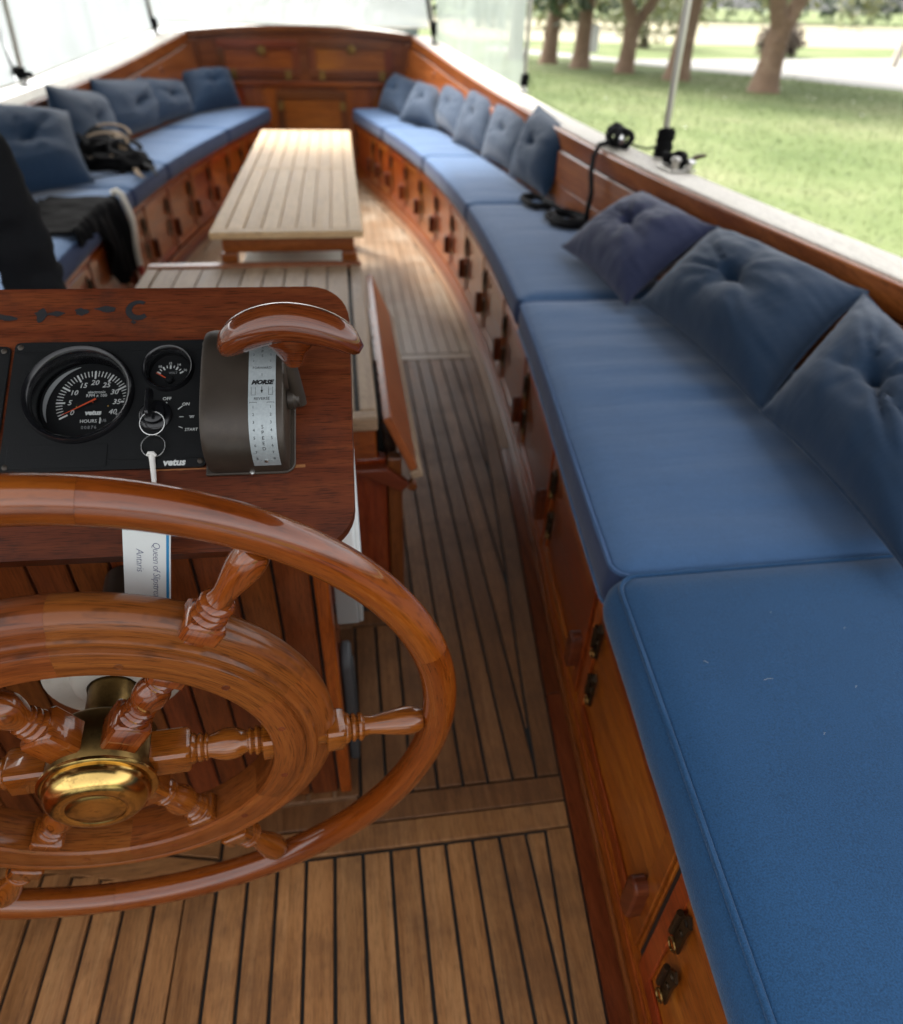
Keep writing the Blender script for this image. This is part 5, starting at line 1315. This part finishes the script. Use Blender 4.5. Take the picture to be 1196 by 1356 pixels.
jk = thing('jacket', (-1.0, 3.0, .5), 'black jacket with white trim draped over the water side cushion edge', 'jacket')
edge = lambda y: SUMB-BX(y)+.018
vs, fs = [], []; nu, nv = 44, 34
for i in range(nu):
    s_ = i/(nu-1); y = 2.62+.55*s_
    hang = .05+.22*max(0, min(1, (s_-.42)/.2))
    if s_ > .62: hang += .02
    back = .30-.05*s_
    for j in range(nv):
        q = -back+(back+hang)*j/(nv-1)
        f = .012*noise.noise(Vector((s_*9, q*6, 1.)))+.010*noise.noise(Vector((s_*21, q*5, 4.)))
        if q < 0: p = Vector((edge(y)+q, y, .512+abs(f)*1.6+.012*max(0, 1+q/.02 if q > -.02 else 0)))
        else:
            p = Vector((edge(y)+.012+.25*q*.1+f*1.6+.016*sin(s_*40)*min(1, q/.1), y-.08*q*(s_), .518-q))
        vs.append(p)
for i in range(nu-1):
    for j in range(nv-1): fs.append((i*nv+j, i*nv+j+1, (i+1)*nv+j+1, (i+1)*nv+j))
jo = MB().add(vs, fs).build('cloth', 'black_cloth', jk, 70)
sm = jo.modifiers.new('thick', 'SOLIDIFY'); sm.thickness = .008; sm.offset = 1
last = [vs[(nu-1)*nv+j] for j in range(nv)]
tr = [p+Vector((.012, .012, .010)) for p in last if p.x > edge(3.17)-.03]
MB(None, 'z').tube(tr, .0165, 10, False, True, .8).build('trim', 'strip_white', jk, 60)
e_ = tr[-1]; MB().tube([e_+Vector((0, 0, -.004)), e_+Vector((.002, -.004, -.035))], [.014, .010], 10).build('trim_end', 'red', jk, 50)

def person():
    t = thing('person', (-.80, 1.78, 0), 'person in black trousers standing in the aisle at the left picture edge', 'person')
    cx, cy = -.842, 1.78
    J = {}; vs = []; es = []; rs = []
    def v(p, r, par=None):
        vs.append(p); rs.append(r)
        if par is not None: es.append((par, len(vs)-1))
        return len(vs)-1
    pel = v((cx-.03, cy, .98), (.11, .10)); wa = v((cx-.055, cy, 1.10), (.125, .095), pel); ch = v((cx-.16, cy+.02, 1.30), (.15, .105), wa)
    nb = v((cx-.22, cy+.03, 1.44), (.09, .07), ch); nk = v((cx-.24, cy+.04, 1.52), (.055, .055), nb)
    for s_ in (-1, 1):
        hip = v((cx-.02+s_*.062, cy, .90), (.078, .09), pel); kn_u = v((cx+s_*.078, cy+.012, .68), (.072, .080), hip); kn = v((cx+s_*.076, cy+.015, .49), (.056, .060), kn_u)
        cf = v((cx+s_*.074, cy-.01, .33), (.053, .058), kn); an = v((cx+s_*.072, cy, .12), (.046, .05), cf); he = v((cx+s_*.072, cy, .06), (.044, .05), an)
        to = v((cx+s_*.078, cy+.15, .035), (.040, .03), he)
        sh = v((cx-.20+s_*.165, cy+.02, 1.40), (.06, .06), ch); el = v((cx-.22+s_*.2, cy+.08, 1.15), (.042, .042), sh); wr = v((cx-.26+s_*.10, cy+.27, 1.22), (.032, .032), el)
    me = bpy.data.meshes.new('body'); me.from_pydata(vs, es, []); o = bpy.data.objects.new('body', me); COL.objects.link(o)
    sk = o.modifiers.new('skin', 'SKIN'); sk.use_smooth_shade = True
    for i, r_ in enumerate(rs): me.skin_vertices[0].data[i].radius = r_
    for i in range(len(vs)): me.skin_vertices[0].data[i].use_root = (i == pel)
    sb = o.modifiers.new('sub', 'SUBSURF'); sb.levels = 3; sb.render_levels = 3
    bpy.context.view_layer.update()
    m2 = bpy.data.meshes.new_from_object(o.evaluated_get(bpy.context.evaluated_depsgraph_get())); bpy.data.objects.remove(o)
    for q in m2.vertices:
        p = q.co
        if p.z < 1.0: k = .014*noise.noise(Vector((p.x*8, p.y*8, p.z*22)))+.010*noise.noise(Vector((p.x*16, p.y*16, p.z*48))); q.co = p+q.normal*k
    m2.materials.append(M['denim']); m2.materials.append(M['black_cloth'])
    for p in m2.polygons: p.material_index = 1 if p.center.z > 1.02 else 0; p.use_smooth = True
    adopt(bpy.data.objects.new('body', m2), None); b_ = bpy.data.objects['body'] if 'body' in bpy.data.objects else None
    b_ = [q for q in bpy.data.objects if q.data == m2][0]; COL.objects.link(b_); adopt(b_, t)
    hx, hy, hz = cx-.25, cy+.06, 1.64
    head = lump0((hx, hy, hz), (.075, .095, .115)); hd_ = head.build('head', 'skin', t, 70)
    MB().lathe([(.002, .03), (.010, .022), (.014, .0), (.004, -.004)], 10, frame((hx, hy+.09, hz-.012), (1, 0, 0), (0, 0, 1), (0, 1, 0))).build('nose', 'skin', hd_, 60)
    for s_ in (-1, 1):
        MB().lathe([(.011, 0), (.009, .005), (.001, .007)], 12, frame((hx+s_*.03, hy+.082, hz+.01), (1, 0, 0), (0, 0, 1), (0, 1, 0))).build('eye', 'ink', hd_, 60)
        MB().lathe([(.022, -.004), (.024, .004), (.012, .01)], 12, frame((hx+s_*.075, hy, hz), (0, 1, 0), (0, 0, 1), (s_, 0, 0))).build('ear', 'skin', hd_, 60)
    MB().box(hx-.022, hx+.022, hy+.083, hy+.089, hz-.052, hz-.045).build('mouth', 'red', hd_, 0, .002)
    lump0((hx, hy-.014, hz+.032), (.082, .095, .098)).build('hair', 'hair', t, 70)
    for s_ in (-1, 1):
        w0 = Vector((cx-.26+s_*.10, cy+.27, 1.22)); d = Vector((-.03*s_, .075, .03)).normalized(); sx_ = Vector((s_, 0, 0))
        hnd = MB().tube([w0-d*.02, w0+d*.03, w0+d*.075, w0+d*.09], [.026, .036, .040, .030], 12, False, True, .5).build('hand', 'skin', t, 60)
        for k, ln in enumerate((.065, .075, .07, .055)):
            b0 = w0+d*.085+Vector((0, .0, 0))+(Vector((0, .6, .4)).normalized())*(.027-.018*k)
            MB().tube([b0, b0+d*ln*.5, b0+d*ln*.8-sx_*.012, b0+d*ln*.9-sx_*.028], [.0095, .009, .0085, .007], 8).build('finger', 'skin', hnd, 60)
        b0 = w0+d*.035+Vector((0, .03, .02)); MB().tube([b0, b0+d*.03+Vector((0, .02, .01)), b0+d*.055+Vector((-s_*.01, .025, .01))], [.011, .0105, .008], 8).build('thumb', 'skin', hnd, 60)
def lump0(c, rad, n=24):
    vs = []; fs = []
    for j in range(n//2+1):
        th_ = pi*j/(n//2)
        for i in range(n):
            ph = 2*pi*i/n; vs.append((c[0]+sin(th_)*cos(ph)*rad[0], c[1]+sin(th_)*sin(ph)*rad[1], c[2]+cos(th_)*rad[2]))
    for j in range(n//2):
        for i in range(n): fs.append((j*n+i, j*n+(i+1) % n, (j+1)*n+(i+1) % n, (j+1)*n+i))
    return MB().add(vs, fs)
person()
